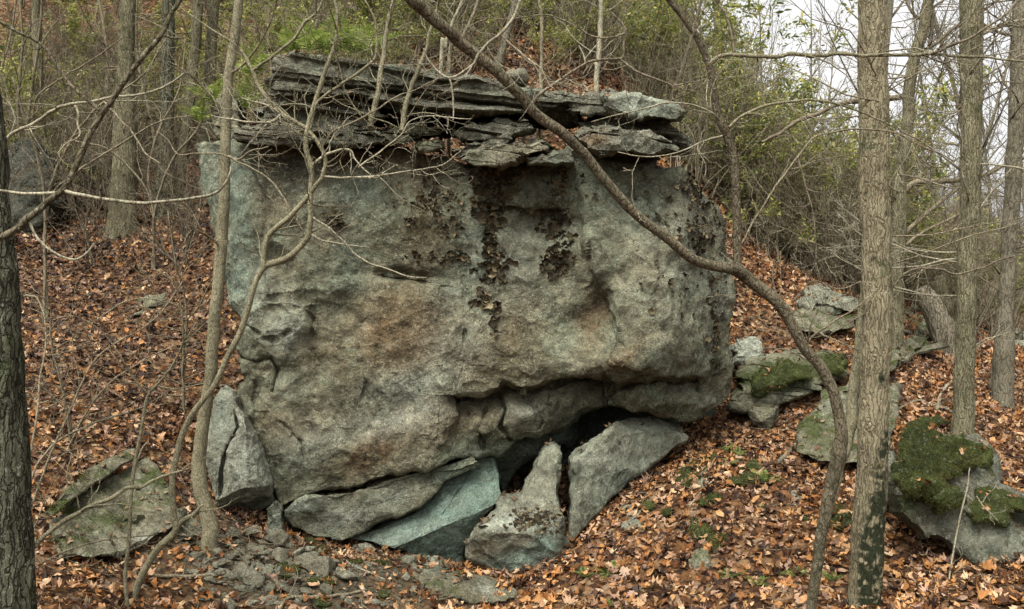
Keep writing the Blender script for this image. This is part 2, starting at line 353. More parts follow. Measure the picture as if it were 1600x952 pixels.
ground = link('ground', mesh_np('ground', _V, [np.stack([_i, _i + 1, _i + _nx + 1, _i + _nx], -1)], True, {'bare': _bare}), M['ground'])
tag(ground, 'brown woodland slope covered in fallen leaves', kind='structure')
# where the ray of a photo pixel meets the ground (to stand things on it)
_hy = np.arange(300, 1041, 8.); _hx = np.arange(-80, 1721, 16.); _hY = np.full((len(_hy), len(_hx)), 30.)
_hd = np.arange(4.2, 30, .06)
for _j, _py in enumerate(_hy):
    _px2, _d2 = np.meshgrid(_hx, _hd, indexing='ij'); _p = at(_px2.ravel(), np.full(_px2.size, _py), _d2.ravel()); _below = (_p[:, 2] < gz(_p[:, 0], _p[:, 1], False)).reshape(_px2.shape)
    _hY[_j] = np.where(_below.any(1), _hd[_below.argmax(1)], 30)
def ghit(px, py):
    fx = np.clip((np.asarray(px, float) - _hx[0]) / 16, 0, len(_hx) - 1.001); fy = np.clip((np.asarray(py, float) - _hy[0]) / 8, 0, len(_hy) - 1.001)
    i, j = fx.astype(int), fy.astype(int); u, v = fx - i, fy - j
    return (_hY[j, i] * (1 - u) + _hY[j, i + 1] * u) * (1 - v) + (_hY[j + 1, i] * (1 - u) + _hY[j + 1, i + 1] * u) * v
def on_ground(lift, extra=None):
    return (lambda px, py: ghit(px, py) - lift + (extra(px, py) if extra else 0))
SOLID = []      # (vertices, faces) that leaves may lie on
# ------------------------------------------------------------------ rocks
SURF = {}
def resample(P, n):
    P = np.asarray(P, float); Q = np.vstack([P, P[:1]]); L = np.concatenate([[0], np.cumsum(np.hypot(*np.diff(Q, axis=0).T))])
    s = np.linspace(0, L[-1], n, endpoint=False)
    return np.stack([np.interp(s, L, Q[:, 0]), np.interp(s, L, Q[:, 1])], -1)
def vnormals(V, Qs, Ts):
    n = np.zeros_like(V)
    for f in (Qs, Ts):
        if not len(f): continue
        a, b, c = V[f[:, 0]], V[f[:, 1]], V[f[:, 2]]; fn = np.cross(b - a, c - a)
        if f.shape[1] == 4: fn = np.cross(c - a, V[f[:, 3]] - b)
        for k in range(f.shape[1]): np.add.at(n, f[:, k], fn)
    return n / (np.linalg.norm(n, axis=1)[:, None] + 1e-12)
def pl_dist(x, y, pts, ends=None):
    """distance to a polyline and the signed side (positive below / to the right of the walk), in photo pixels"""
    pts = np.asarray(pts, float); best = np.full(len(x), 1e9); side = np.zeros(len(x)); par = np.zeros(len(x)); tot = 0
    for k in range(len(pts) - 1):
        a, b = pts[k], pts[k + 1]; d = b - a; L2 = (d * d).sum(); t_ = ((x - a[0]) * d[0] + (y - a[1]) * d[1]) / L2; tc = np.clip(t_, 0, 1)
        dx, dy = x - a[0] - tc * d[0], y - a[1] - tc * d[1]; dist = np.hypot(dx, dy); m = dist < best
        best = np.where(m, dist, best); side = np.where(m, np.sign(d[0] * dy - d[1] * dx), side)
        if k == 0: par = np.where(m, np.maximum(-t_, 0) * math.sqrt(L2), par)
        elif k == len(pts) - 2: par = np.where(m, np.maximum(t_ - 1, 0) * math.sqrt(L2), par)
        else: par = np.where(m, 0, par)
    if ends is not None: side = side * np.exp(-par / ends)
    return best, side
def blob(x, y, cx, cy, rx, ry=None, rot=0.):
    ry = ry or rx; c, s = math.cos(R(rot)), math.sin(R(rot)); dx, dy = x - cx, y - cy
    u, v = (dx * c + dy * s) / rx, (-dx * s + dy * c) / ry
    return np.exp(-(u * u + v * v))
def rock(name, outline, Yf, thick=.8, shrink=.8, rim=.1, dome=.08, amp=(.05, .8, 4), fac=((.25, 2.2), (.2, 6.)), strata=None, c=None, nang=220, nr=40, nb=16,
         jit=4., seed=0, mat='grey', attrs=None, label=None, cat='rock', group=None, parent=None, follow=.6, solid=True, back_shift=(0, 0), post=None):
    """a closed stone: its face is traced from the photograph with real depth Yf(px,py), its rim is rounded and its back goes thick metres on"""
    O = resample(outline, nang); cen = np.array(c if c is not None else O.mean(0))
    # ragged outline
    q = np.stack([O[:, 0] * .018, O[:, 1] * .018, np.full(nang, seed * 2.7)], -1); od = O - cen; ol = np.hypot(*od.T)[:, None]
    O = O + od / ol * (jit * 1.6 * fbm(q, 1, 2)[:, None] + jit * fbm(q, 5, 3, seed=4)[:, None])
    s = np.linspace(0, 1, nr + 1)[1:]; rr = 1 - (1 - s) ** 1.35; rr[0] = max(rr[0], .004)
    Yfun = Yf if callable(Yf) else (lambda px, py: np.full(np.shape(px), float(Yf)))
    P = cen + (O[None] - cen) * rr[:, None, None]; px, py = P[..., 0].ravel(), P[..., 1].ravel()
    Y = Yfun(px, py); e = ((1 - rr)[:, None] * np.hypot(*(O - cen).T)[None]).ravel() * S * Y
    k = 1 - np.clip(e / rim, 0, 1); Y = Y + rim * (1 - np.sqrt(np.clip(1 - k * k, 0, 1))) + dome * np.repeat(rr, nang) ** 2
    V = at(px, py, Y); Fp, Fq = px, py
    edge = V[-nang:]; cw = edge.mean(0); Vb = []
    for j in range(1, nb + 1):
        u = j / nb; d = thick * u; sc = 1 - (1 - shrink) * u ** 1.6 if j < nb else .02
        base = cw + (edge - cw) * sc; Yn = edge[:, 1] + d
        f = (1 - follow) + follow * Yn / edge[:, 1]
        x = base[:, 0] * f + back_shift[0] * u; z = CZ + (base[:, 2] - CZ) * f + back_shift[1] * u
        # keep the near tilt of the rim, flatten to the back
        y = edge[:, 1] * (1 - .5 * u) + (cw[1]) * .5 * u + d - (1 - sc) * 0
        Vb.append(np.stack([x, y, z], -1))
    V = np.concatenate([V] + Vb); n_r = nr + nb
    i0 = (np.arange(n_r - 1)[:, None] * nang + np.arange(nang)[None]).ravel(); i1 = (np.arange(n_r - 1)[:, None] * nang + (np.arange(nang)[None] + 1) % nang).ravel()
    Q = np.stack([i0, i1, i1 + nang, i0 + nang], -1)
    V = np.concatenate([V, V[:nang].mean(0)[None], V[-nang:].mean(0)[None]]); a, b_ = len(V) - 2, len(V) - 1; j = np.arange(nang)
    T = np.concatenate([np.stack([np.full(nang, a), (j + 1) % nang, j], -1), np.stack([np.full(nang, b_), (n_r - 1) * nang + j, (n_r - 1) * nang + (j + 1) % nang], -1)])
    # outline runs clockwise or not: make the normals point out
    if ((V[Q[:, 0]] - V.mean(0)) * np.cross(V[Q[:, 2]] - V[Q[:, 0]], V[Q[:, 3]] - V[Q[:, 1]])).sum() < 0: Q = Q[:, ::-1]; T = T[:, ::-1]
    nrm = vnormals(V, Q, T)
    D = amp[0] * fbm(V, 1 / amp[1], amp[2], seed=seed)
    for n_, (sl_, sc_) in enumerate(fac):
        f_ = facets(V + .12 / sc_ * np.stack([fbm(V, sc_, 2, seed=20), fbm(V, sc_, 2, seed=21), fbm(V, sc_, 2, seed=22)], -1), sc_, seed + n_); D = D + sl_ * f_
    D = D + .020 * fbm(V, 6, 6, .62, seed=seed + 5) - .012 * np.clip(fbm(V, 5, 3, seed=seed + 6, ridged=True) - .55, 0, 1)
    V2 = V + nrm * D[:, None]
    if strata:                                           # beds: (normal, thickness, depth of the weathering)
        nv, th, dp = strata; nv = np.asarray(nv, float); nv /= np.linalg.norm(nv)
        h = V @ nv / th; h = h + .9 * fbm(V, .8, 3, seed=seed + 8) + .7 * np.sin(h * .9 + seed); fl = np.floor(h).astype(np.int64); fr = h - fl
        r1 = _perm[(fl + 17 * seed) & 255] / 255.0; r2 = _perm[(fl + 1 + 17 * seed) & 255] / 255.0
        prof = r1 + (r2 - r1) * sstep(.86, 1., fr); gap = np.exp(-((fr - .93) / .06) ** 2) * sstep(-.12, .25, fbm(V * np.array([1, 1, .3]), 1.6, 3, seed=seed + 12) + .12 * (r1 - .4))
        loc = .6 + .8 * fbm(V, .8, 3, seed=seed + 9)
        out = nrm - nv * (nrm @ nv)[:, None]
        V2 = V2 + out * ((prof - .5) * dp * np.clip(loc, 0, 1.4) - gap * dp * .55)[:, None]
    if post: V2 = post(V2, nrm)
    PX = np.concatenate([Fp, np.tile(O[:, 0], nb), [cen[0], cen[0]]]); PY = np.concatenate([Fq, np.tile(O[:, 1], nb), [cen[1], cen[1]]])
    A = {k: np.clip(f(PX, PY), 0, 1) for k, f in (attrs or {}).items()}
    if solid: SOLID.append((V2, Q))
    o = link(name, mesh_np(name, V2, [Q, T], True, A, sharp=26), M[mat] if isinstance(mat, str) else mat, parent)
    SURF[o.name] = (V2[:nr * nang], nrm[:nr * nang], Fp, Fq)
    if parent is None: tag(o, label, cat, group, 'thing')
    elif label: o['label'] = label
    return o
def plane(px0, py0, Y0, gx, gy):
    """depth Y0 at a pixel, changing by gx / gy metres per 100 pixels"""
    return lambda px, py: Y0 + gx * (px - px0) / 100. + gy * (py - py0) / 100.

# ---- the great boulder
B_OUT = [(305,226),(322,221),(345,224),(372,221),(412,226),(462,221),(530,225),(575,231),(622,232),(664,241),(702,252),(737,262),(800,260),(880,256),(962,249),(1012,261),(1046,264),(1074,272),(1090,288),(1096,306),(1112,322),(1126,352),(1138,402),(1146,460),(1143,540),(1145,590),(1138,622),(1118,641),(1091,656),(1056,657),(1020,649),(988,642),(951,631),(930,639),(906,647),(881,671),(844,677),(826,680),(811,688),(788,706),(776,713),(733,714),(716,719),(700,723),(683,729),(613,744),(563,761),(514,769),(465,781),(444,792),(431,792),(424,765),(409,710),(399,683),(386,650),(381,612),(388,590),(376,560),(378,535),(388,508),(372,495),(360,466),(355,440),(345,400),(331,350),(318,300),(309,260)]
LEDGE = [(716,618),(753,618),(782,613),(788,602),(800,606),(815,613),(836,609),(865,597),(893,592),(914,590),(947,595)]
RCRACK = [(947,597),(949,620),(963,607),(996,597),(1029,592),(1058,598),(1085,592)]
def boulder_Y(x, y):
    Y = 7.95 + .00035 * np.abs(x - 700) * 0
    Y = Y + .55 * sstep(985, 1150, x) ** 1.6 + .30 * sstep(395, 318, x)                # the right flank and the left facet turn away
    Y = Y + .10 * sstep(330, 232, y)                                                 # leans back to the top
    Y = Y + .55 * sstep(560, 720, y) * sstep(650, 900, x) + .08 * sstep(690, 790, y) * sstep(700, 500, x)   # undercut below
    # broad swells and hollows: (cx, cy, rx, ry, turn, metres towards the camera)
    for cx, cy, rx, ry, rot, a in ((1040,420,110,190,8,.20),(560,650,130,90,-12,.03),(640,500,70,70,0,.06),(830,650,70,40,-20,.30),(470,330,110,90,0,.07),(450,505,34,44,20,.14),(400,530,28,28,0,.10),(430,560,28,22,0,.05),(940,480,26,48,18,-.22),(905,400,22,80,4,-.06),(845,345,42,24,0,-.11),(790,500,60,90,0,.07),(640,432,60,10,4,-.09),(590,660,40,24,-30,-.05),(690,600,40,70,0,.05),(860,560,70,34,8,.12),(1010,560,90,36,-14,.13),(1090,350,44,60,0,.06),(700,330,90,60,0,.05),(520,420,60,40,0,.05),(540,700,80,30,-10,.03),(1040,630,70,20,0,.16),(480,680,40,60,0,-.06),(760,665,26,22,0,.10)):
        Y = Y - a * blob(x, y, cx, cy, rx, ry, rot)
    # steps and overhanging lips: (walk, metres in below, reach)
    for pts, dp, ln, sh in ((LEDGE, .34, 46, 2.5), (RCRACK, .22, 40, 2.5), ([(770,318),(800,322),(830,330),(862,328),(884,345)], .11, 20, 4), ([(392,480),(420,471),(452,468),(482,472)], -.05, 30, 3), ([(600,430),(640,434),(670,438),(690,444)], .07, 14, 4)):
        d, sd = pl_dist(x, y, pts, 9.)
        Y = Y + dp * np.maximum(sd, 0) * np.exp(-d / ln) * sstep(0, sh, d)
    # upright step: the face right of the hollow stands proud
    d, sd = pl_dist(x, y, [(905,300),(912,380),(928,440),(948,480),(968,520),(958,560)], 12.); Y = Y - .10 * np.maximum(-sd, 0) * np.exp(-d / 60) * sstep(0, 7, d)
    d, sd = pl_dist(x, y, [(384,222),(392,270),(420,330),(404,400),(410,460)], 12.); Y = Y - .10 * np.maximum(-sd, 0) * np.exp(-d / 70) * sstep(0, 7, d)
    d, sd = pl_dist(x, y, [(724,400),(732,470),(730,530),(718,580),(717,618)]); Y = Y + .05 * np.where(sd > 0, np.exp(-d / 26) * sstep(0, 5, d), 0)
    # open cracks
    for pts, dp, wd in ((LEDGE, .12, 3.), (RCRACK, .18, 4.), ([(376,560),(402,566),(424,560),(434,580),(428,612)], .10, 3), ([(388,508),(410,530),(432,532),(452,520)], .08, 3), ([(391,590),(400,600),(398,640)], .05, 3), ([(724,400),(731,480),(726,540),(717,600)], .03, 2.4),
                        ([(948,480),(958,520),(985,556),(972,580)], .05, 3), ([(470,470),(490,500),(486,540),(500,590)], .04, 2.4), ([(1005,270),(1016,320),(1030,350)], .03, 2), ([(780,620),(790,640),(782,668),(800,690)], .10, 3), ([(760,640),(750,672),(756,700)], .07, 3), ([(1000,262),(960,290),(925,286),(900,296)], .06, 3), ([(840,640),(846,662),(838,676)], .08, 3),  ([(440,660),(470,690),(478,720)], .04, 3), ([(566,560),(572,610),(560,650)], .03, 2.5)):
        pts = np.array(pts, float); d, sd = pl_dist(x + 5 * fbm(np.stack([x, y, 0 * x], -1), .03, 3), y + 5 * fbm(np.stack([x, y, 0 * x + 9], -1), .03, 3), pts)
        Y = Y + dp * np.exp(-(d / wd) ** 2) * sstep(-.25, .15, fbm(np.stack([x, y, 0 * x + 3], -1), .02, 3) + (.3 if dp >= .1 else 0))
    return Y
def bl(*L):
    return lambda x, y: sum(a * blob(x, y, cx, cy, rx, ry, rot) for cx, cy, rx, ry, rot, a in L)
boulder = rock('boulder', B_OUT, boulder_Y, thick=2.6, shrink=.8, rim=.05, dome=.0, amp=(.085, .5, 7), fac=((.15, 2.6), (.24, 7.)), c=(730, 450), nang=940, nr=290, nb=34, jit=3, seed=1, mat='boulder', follow=.85,
    attrs={'stain': bl((640,505,70,62,0,1.1),(580,705,62,30,-25,1.2),(930,492,20,46,12,1.2),(975,560,40,12,-40,.8),(470,660,40,30,0,.5),(600,545,60,40,0,.5),(545,255,44,24,0,.7),(660,335,26,70,0,.45),(690,660,70,30,0,.5),(505,370,20,30,0,.3),(430,300,40,60,0,.35),(760,600,60,60,0,.4),(520,560,50,50,0,.4),(640,250,60,14,0,.6),(800,520,50,40,0,.4),(1010,420,40,60,0,.25),(430,640,30,40,0,.4)),
           'teal': bl((325,270,24,60,0,.5),(375,330,22,100,-4,.75),(365,440,24,44,0,.6),(560,300,40,36,20,.55),(540,410,30,40,0,.4),(1000,330,50,40,20,.5),(740,350,20,60,0,.4),(870,280,60,20,0,.4),(705,450,40,30,0,.4),(760,700,40,24,0,.5)),
           'dark': bl((1060,600,70,40,0,.45),(450,280,60,50,0,.5),(1085,378,16,30,0,1.2),(1120,500,14,70,10,1.3),(1108,430,12,30,0,.8),(1090,310,30,26,0,.9),(480,275,70,36,0,.8),(850,330,34,14,0,.7),(1050,300,60,16,10,.4),(930,470,16,60,6,.6),(525,345,14,22,0,1.),(760,370,24,90,0,.4),(560,610,40,26,0,.5),(905,610,40,16,0,.5),(440,720,30,30,0,.4)),
           'pale': bl((450,520,26,26,0,.9),(640,600,60,20,-10,.6),(1080,430,70,90,0,.3),(800,400,70,60,0,.35),(830,640,40,20,0,.5),(620,660,90,26,-15,.6),(400,470,30,60,0,.3),(480,690,44,40,0,.35),(700,540,60,60,0,.35))},
    label='huge grey boulder with a flat mottled face under stacked ledges', cat='boulder')

# ---- the beds under the boulder
rock('rock_layer', [(444,799),(465,783),(514,772),(563,764),(613,747),(683,731),(712,724),(745,712),(752,728),(720,742),(695,753),(670,782),(629,807),(588,823),(551,838),(534,846),(518,846),(477,838),(452,823)], lambda x, y: 7.93 + .0009 * (x - 440) * .6 + .0016 * np.maximum(y - 800, 0), thick=1.8, shrink=.8, rim=.025, dome=.0, amp=(.05, .6, 4), fac=((.22, 2.2), (.2, 6.)), c=(575, 793), nang=340, nr=44, jit=3, seed=3, mat='boulder', back_shift=(0, .0),
    attrs={'teal': bl((470,795,40,12,-15,.6),(700,740,40,14,-10,.5)), 'pale': bl((530,815,40,18,-15,.8),(470,792,30,8,-15,.8),(610,780,50,14,-20,.5)), 'dark': bl((560,790,60,12,-15,.5))},
    label='long grey wedge of rock lying under the boulder above the green one', cat='rock')
rock('undercut_rock', [(546,842),(588,824),(629,808),(670,783),(695,754),(718,742),(742,728),(754,710),(772,716),(781,748),(782,776),(768,796),(748,818),(732,842),(722,880),(703,882),(654,874),(621,862),(588,850)], lambda x, y: 7.96 + .0012 * np.maximum(x - 720, 0) + np.where(y < 845 - (x - 640) * .42, 0.0046 * (845 - (x - 640) * .42 - y), .0035 * (y - 845 + (x - 640) * .42)), thick=1.5, shrink=.8, rim=.03, dome=.0, amp=(.025, .6, 5), fac=((.14, 2.2), (.16, 7.)), c=(690, 805), solid=False, nang=340, nr=50, jit=2, seed=5, mat='teal', back_shift=(0, 0),
    attrs={'teal': bl((725,765,90,50,-20,1.5),(690,850,70,34,0,1.3),(640,825,60,14,-20,.4)), 'dark': bl((705,862,60,22,-12,.6)), 'pale': bl((650,832,50,12,-20,.4))},
    label='blue green stained rock recessed under the boulder beside the pointed block', cat='rock')
rock('recess_rock', [(760,712),(800,684),(845,668),(888,660),(888,684),(856,704),(822,728),(798,756),(786,776),(772,748)], plane(820, 715, 8.75, .1, .2), thick=.8, rim=.06, dome=.02, nang=160, nr=26, seed=13, mat='teal', attrs={'dark': bl((820,720,80,40,0,.3))}, label='dim green rock strip under the boulder above the black gap', cat='rock')
# the back of the small cave
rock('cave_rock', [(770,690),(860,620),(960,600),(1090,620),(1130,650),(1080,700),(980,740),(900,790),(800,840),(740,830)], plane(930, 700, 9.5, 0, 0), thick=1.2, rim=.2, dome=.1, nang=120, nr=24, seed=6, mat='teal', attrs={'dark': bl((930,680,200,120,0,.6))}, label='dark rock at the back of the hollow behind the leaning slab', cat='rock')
# ---- loose blocks at its foot
def pointed_Y(x, y):
    d, sd = pl_dist(x, y, [(722,846),(762,828),(790,833),(823,834),(866,812),(884,806)])
    Y = 7.35 + np.where(sd < 0, d * .0055, d * .0020)
    d, sd = pl_dist(x, y, [(823,746),(840,742),(862,722),(866,698)]); Y = Y + np.where((sd < 0), np.minimum(d, 60) * .003, 0)
    d, sd = pl_dist(x, y, [(766,828),(782,862),(786,912)]); Y = Y + np.where((sd > 0) & (y > 822), np.minimum(d, 80) * .005, 0)
    return Y
rock('pointed_block', [(865,698),(872,711),(868,726),(874,753),(876,795),(878,811),(873,836),(857,866),(823,895),(791,910),(762,895),(728,876),(724,850),(745,823),(776,799),(782,780),(811,770),(823,747),(834,741),(842,720),(856,704)], pointed_Y, thick=.75, shrink=.75, rim=.05, dome=.0, amp=(.03, .5, 5), fac=((.22, 2.6), (.24, 8.)), c=(820, 820), nang=300, nr=60, jit=2.5, seed=7, mat='grey',
    attrs={'teal': bl((815,876,50,18,-35,1.2),(780,890,30,20,0,.8),(850,842,20,20,0,.8)), 'stain': bl((752,855,24,24,0,.8),(830,845,30,10,-20,.6)), 'dark': bl((830,815,44,12,-10,.45),(768,860,10,24,0,.9)), 'pale': bl((790,815,34,12,-20,.9),(860,820,20,8,-20,.7)) },
    label='pointed grey block with a black crust standing before the cave', cat='rock')
def lean_Y(x, y):
    d, sd = pl_dist(x, y, [(930,690),(957,669),(972,681),(1021,671),(1072,683)]); Y = 7.75 + (x - 890) * .0042 - (y - 720) * .0006 + np.where(sd < 0, d * .012, 0)
    d, sd = pl_dist(x, y, [(889,720),(902,741),(898,790),(886,844)]); return Y + np.where(sd > 0, d * .016, 0)
rock('leaning_slab', [(955,667),(968,657),(980,653),(1005,650),(1029,653),(1050,657),(1064,668),(1073,684),(1054,699),(1013,731),(988,753),(947,790),(922,815),(893,846),(889,827),(891,766),(894,722),(910,709),(939,684)], lean_Y, thick=.55, shrink=.85, rim=.04, dome=.0, amp=(.03, .6, 5), fac=((.15, 2.2), (.20, 7.)), c=(960, 735), nang=320, nr=54, jit=2.5, seed=9, mat='grey',
    attrs={'teal': bl((960,740,60,40,-30,.35),(985,756,16,8,0,.8)), 'pale': bl((1010,662,50,12,5,.8),(930,720,26,20,0,.4)), 'dark': bl((892,790,8,60,0,.5))},
    label='smooth grey slab leaning into the boulder right of the pointed block', cat='rock')
def wedge_Y(x, y):
    d, sd = pl_dist(x, y, [(339,782),(382,763),(424,758)]); Y = 7.75 - (y - 600) * .0010 + np.where((sd > 0) , d * .012, 0)
    d, sd = pl_dist(x, y, [(366,640),(372,668),(352,704),(346,737),(343,772)]); Y = Y + .10 * np.exp(-(d / 2.2) ** 2) * sstep(630, 665, y) + np.where(sd > 0, np.minimum(d, 10) * .0015, 0)
    return Y + np.maximum(x - 385, 0) * .004
rock('wedge_rock', [(345,601),(362,613),(372,634),(384,652),(399,683),(409,712),(422,753),(423,790),(399,800),(374,802),(339,797),(332,770),(325,737),(325,700),(331,655),(339,622)], wedge_Y, thick=.6, shrink=.8, rim=.06, dome=.02, amp=(.025, .5, 5), fac=((.16, 3.), (.22, 9.)), c=(377, 725), nang=420, nr=100, jit=2.5, seed=11, mat='grey',
    attrs={'teal': bl((345,650,16,40,0,.5),(400,740,20,40,0,.3)), 'pale': bl((385,720,50,90,0,.55)), 'dark': bl((362,690,10,30,0,.4),(388,720,6,6,0,1.),(372,745,6,5,0,1.),(338,690,4,5,0,1.))},
    label='upright pale wedge of rock split by a black crack beside the slim trunk', cat='rock')
rock('small_block', [(415,792),(428,788),(440,800),(444,822),(443,846),(430,852),(418,842),(412,815)], plane(430, 820, 7.7, .1, 0), thick=.5, rim=.02, dome=.0, amp=(.02, .3, 4), fac=((.35, 4.), (.3, 11.)), nang=140, nr=30, seed=12, mat='grey', attrs={'teal': bl((430,820,10,30,0,.6))}, label='small dark upright stone wedged under the pale wedge rock', cat='rock')

# ---- the stacked ledges on top
ST = (.10, .0, 1.)
def slab(outline, Y0, thick=1.4, mat='ledge', seed=0, label=None, th=.09, dp=.16, n=260, rim=.022, gx=0., gy=0., strata=True, **kw):
    c = np.array(outline, float).mean(0)
    return rock('ledge_slab', outline, plane(c[0], c[1], Y0, gx, gy), thick=thick, shrink=.92, rim=rim, dome=.0, amp=(.04, .6, 4), fac=((.25, 3.), (.40, 9.)), strata=((ST, th, dp) if strata else None), nang=int(n * 1.25), nr=44, nb=22, jit=6, seed=seed, mat=mat, label=label, cat='rock slab', group='flat slabs stacked on the boulder', follow=.9, **kw)
slab([(428,150),(426,120),(437,93),(464,84),(521,90),(562,93),(598,102),(640,108),(678,120),(740,124),(800,134),(850,142),(880,150),(886,160),(868,168),(855,174),(807,177),(763,176),(700,181),(672,184),(636,178),(606,168),(590,160),(560,150),(520,152),(470,156)], 7.66, 1.8, seed=21, label='longest layered slab at the very top of the stack', n=560, th=.055, dp=.26, c=(640, 138), gx=.03)
slab([(398,196),(405,172),(424,150),(470,154),(520,150),(560,152),(590,166),(606,182),(585,196),(540,204),(490,208),(440,212),(405,212)], 7.70, 1.6, seed=23, label='dark layered slab under the left end of the longest slab', th=.06, dp=.2, n=360)
slab([(366,214),(378,196),(404,200),(450,206),(500,205),(545,208),(590,206),(608,214),(600,224),(540,226),(470,222),(400,224)], 7.70, 1.5, seed=25, label='thin flat slab lying right on the boulder at its left', th=.05, dp=.14, n=300)
slab([(596,206),(640,202),(660,197),(688,197),(692,208),(660,213),(640,220),(600,220)], 7.74, 1.2, seed=27, mat='olive', label='blocky ochre slab under the shadowed gap of the ledge', th=.06, dp=.08, n=200)
slab([(638,229),(650,221),(684,222),(692,230),(680,236),(648,236)], 7.72, .8, seed=28, mat='olive', label='small ochre slab below the blocky ochre one', th=.05, dp=.06, n=120)
slab([(700,209),(740,198),(790,190),(822,188),(828,202),(800,210),(760,216),(722,220)], 7.72, 1.2, seed=29, label='flat grey slab below the gap left of the branch', th=.05, dp=.10, n=220)
slab([(704,236),(730,226),(770,214),(801,208),(803,218),(770,230),(735,240),(712,246)], 7.62, 1.2, seed=31, label='thin jutting slab tilted up to the right', th=.045, dp=.10, n=200)
slab([(728,250),(742,240),(768,228),(806,222),(846,222),(850,234),(812,246),(806,256),(742,259)], 7.58, 1.0, seed=33, mat='olive', label='rough brownish slab littered with leaves just over the face', th=.05, dp=.12, n=240)
slab([(818,245),(850,240),(886,238),(892,252),(860,257),(824,258)], 7.60, 1.0, seed=35, label='short thick slab sitting on the rim behind the branch', th=.08, dp=.05, n=180)
slab([(838,152),(868,150),(890,152),(908,172),(906,196),(870,200),(842,196),(832,176)], 8.0, 1.2, seed=37, label='dark broken slab end between the two big right slabs', th=.05, dp=.18, n=220)
slab([(876,150),(905,147),(940,144),(960,146),(968,160),(960,178),(921,184),(884,174)], 7.72, 1.1, seed=39, label='wrinkled greenish slab beside the smooth tilted one', th=.07, dp=.10, n=240)
slab([(940,150),(958,143),(980,143),(1015,151),(1046,163),(1069,173),(1066,182),(1050,187),(1030,184),(1003,182),(968,177),(950,166)], 7.55, 1.1, seed=41, mat='grey', label='smooth pale green slab tilted at the top right of the stack', strata=False, n=260, rim=.03, gx=.08, attrs={'pale': bl((1000,160,60,14,0,.5)), 'teal': bl((1000,165,80,20,0,.4))})
slab([(900,192),(930,184),(968,180),(1000,186),(1034,190),(1060,206),(1050,212),(1000,204),(960,200),(910,204)], 7.86, 1.2, seed=43, label='thin dark slab sandwiched between the two right slabs', th=.04, dp=.12, n=240)
slab([(894,214),(905,203),(940,197),(968,198),(1018,206),(1054,220),(1057,234),(1021,243),(977,236),(940,239),(917,227)], 7.50, 1.2, seed=45, label='rusty grey jutting slab at the lower right of the stack', th=.09, dp=.12, n=280, attrs={'stain': bl((925,218,20,10,0,1.2))}, gx=.06)
slab([(1046,206),(1060,202),(1078,210),(1077,226),(1066,234),(1050,232)], 8.0, .7, seed=47, label='crumbling stub of layers at the right end of the stack', th=.035, dp=.10, n=140)
slab([(840,252),(900,240),(980,236),(1024,244),(1020,262),(960,264),(880,262)], 8.15, 1.2, seed=49, label='shadowed slab lying in the gap under the rusty one', th=.06, dp=.1, n=160)
slab([(596,182),(640,182),(700,184),(780,180),(850,180),(842,206),(760,214),(690,216),(640,206),(600,206)], 9.4, .8, seed=51, label='dark slab deep inside the shadowed gap of the ledge', th=.06, dp=.1, n=140)
rock('ledge_slab', [(776,122),(784,112),(800,107),(816,114),(818,124),(800,130),(784,130)], plane(800, 120, 8.3, 0, 0), thick=.3, rim=.08, nang=80, nr=16, seed=53, mat='rubble', label='small rounded pale stone lying on top of the longest slab', cat='rock slab', group='flat slabs stacked on the boulder')
slab([(333,205),(345,160),(360,150),(372,162),(374,190),(372,214),(345,222)], 8.4, 1., seed=55, mat='olive', label='dim broken slab behind the slim trunk above the boulder', th=.07, dp=.1, n=140)

# ---- outcrops beyond
rock('hillside_outcrop', [(20,244),(50,236),(80,250),(96,280),(98,320),(92,350),(80,380),(40,392),(10,380),(-30,330),(-20,270)], plane(60, 310, 12.0, .15, -.3), thick=1.2, rim=.3, dome=.2, amp=(.15, .6, 6), fac=((.45, 1.6), (.4, 5.)), nang=240, nr=50, seed=61, mat='far', label='grey outcrop in the hillside behind the far left trunk', cat='rock')
rock('cliff', [(1190,330),(1215,305),(1260,300),(1330,296),(1380,310),(1400,350),(1396,402),(1340,420),(1290,425),(1240,412),(1200,385)], plane(1290, 360, 15.5, .1, 0), thick=2., rim=.4, dome=.1, amp=(.2, 1., 5), fac=((.3, 1.), (.2, 4.)), nang=200, nr=40, seed=62, mat='far', label='grey rock face in the brush behind the beige trunk', cat='cliff')
rock('ledge_rock', [(198,500),(216,478),(236,460),(262,457),(258,470),(240,482),(222,494)], on_ground(.15), thick=.5, rim=.05, nang=120, nr=24, seed=63, mat='olive', follow=1, label='flat grey rock in the leaf covered slope at the left', cat='rock')
rock('hillside_outcrop', [(104,248),(130,236),(164,244),(172,262),(150,276),(116,272)], plane(140, 256, 13.0, .15, -.3), thick=.8, rim=.1, nang=120, nr=24, seed=64, mat='far', label='small dark rock in the bank left of the thick rough trunk', cat='rock')
rock('crusted_outcrop', [(648,872),(664,864),(690,872),(716,884),(744,892),(780,906),(804,926),(792,940),(744,942),(694,934),(662,918),(640,896)], on_ground(.16), thick=.35, rim=.03, amp=(.04, .4, 5), fac=((.25, 4.), (.3, 10.)), nang=240, nr=36, seed=69, mat='olive', follow=1, label='low outcrop crusted with black and pale lichen at the bottom before the pointed block', cat='rock', attrs={'dark': bl((720,900,60,16,22,.8),(690,890,14,8,0,.6)), 'pale': bl((668,880,20,10,0,1.),(760,920,20,8,0,.5))})
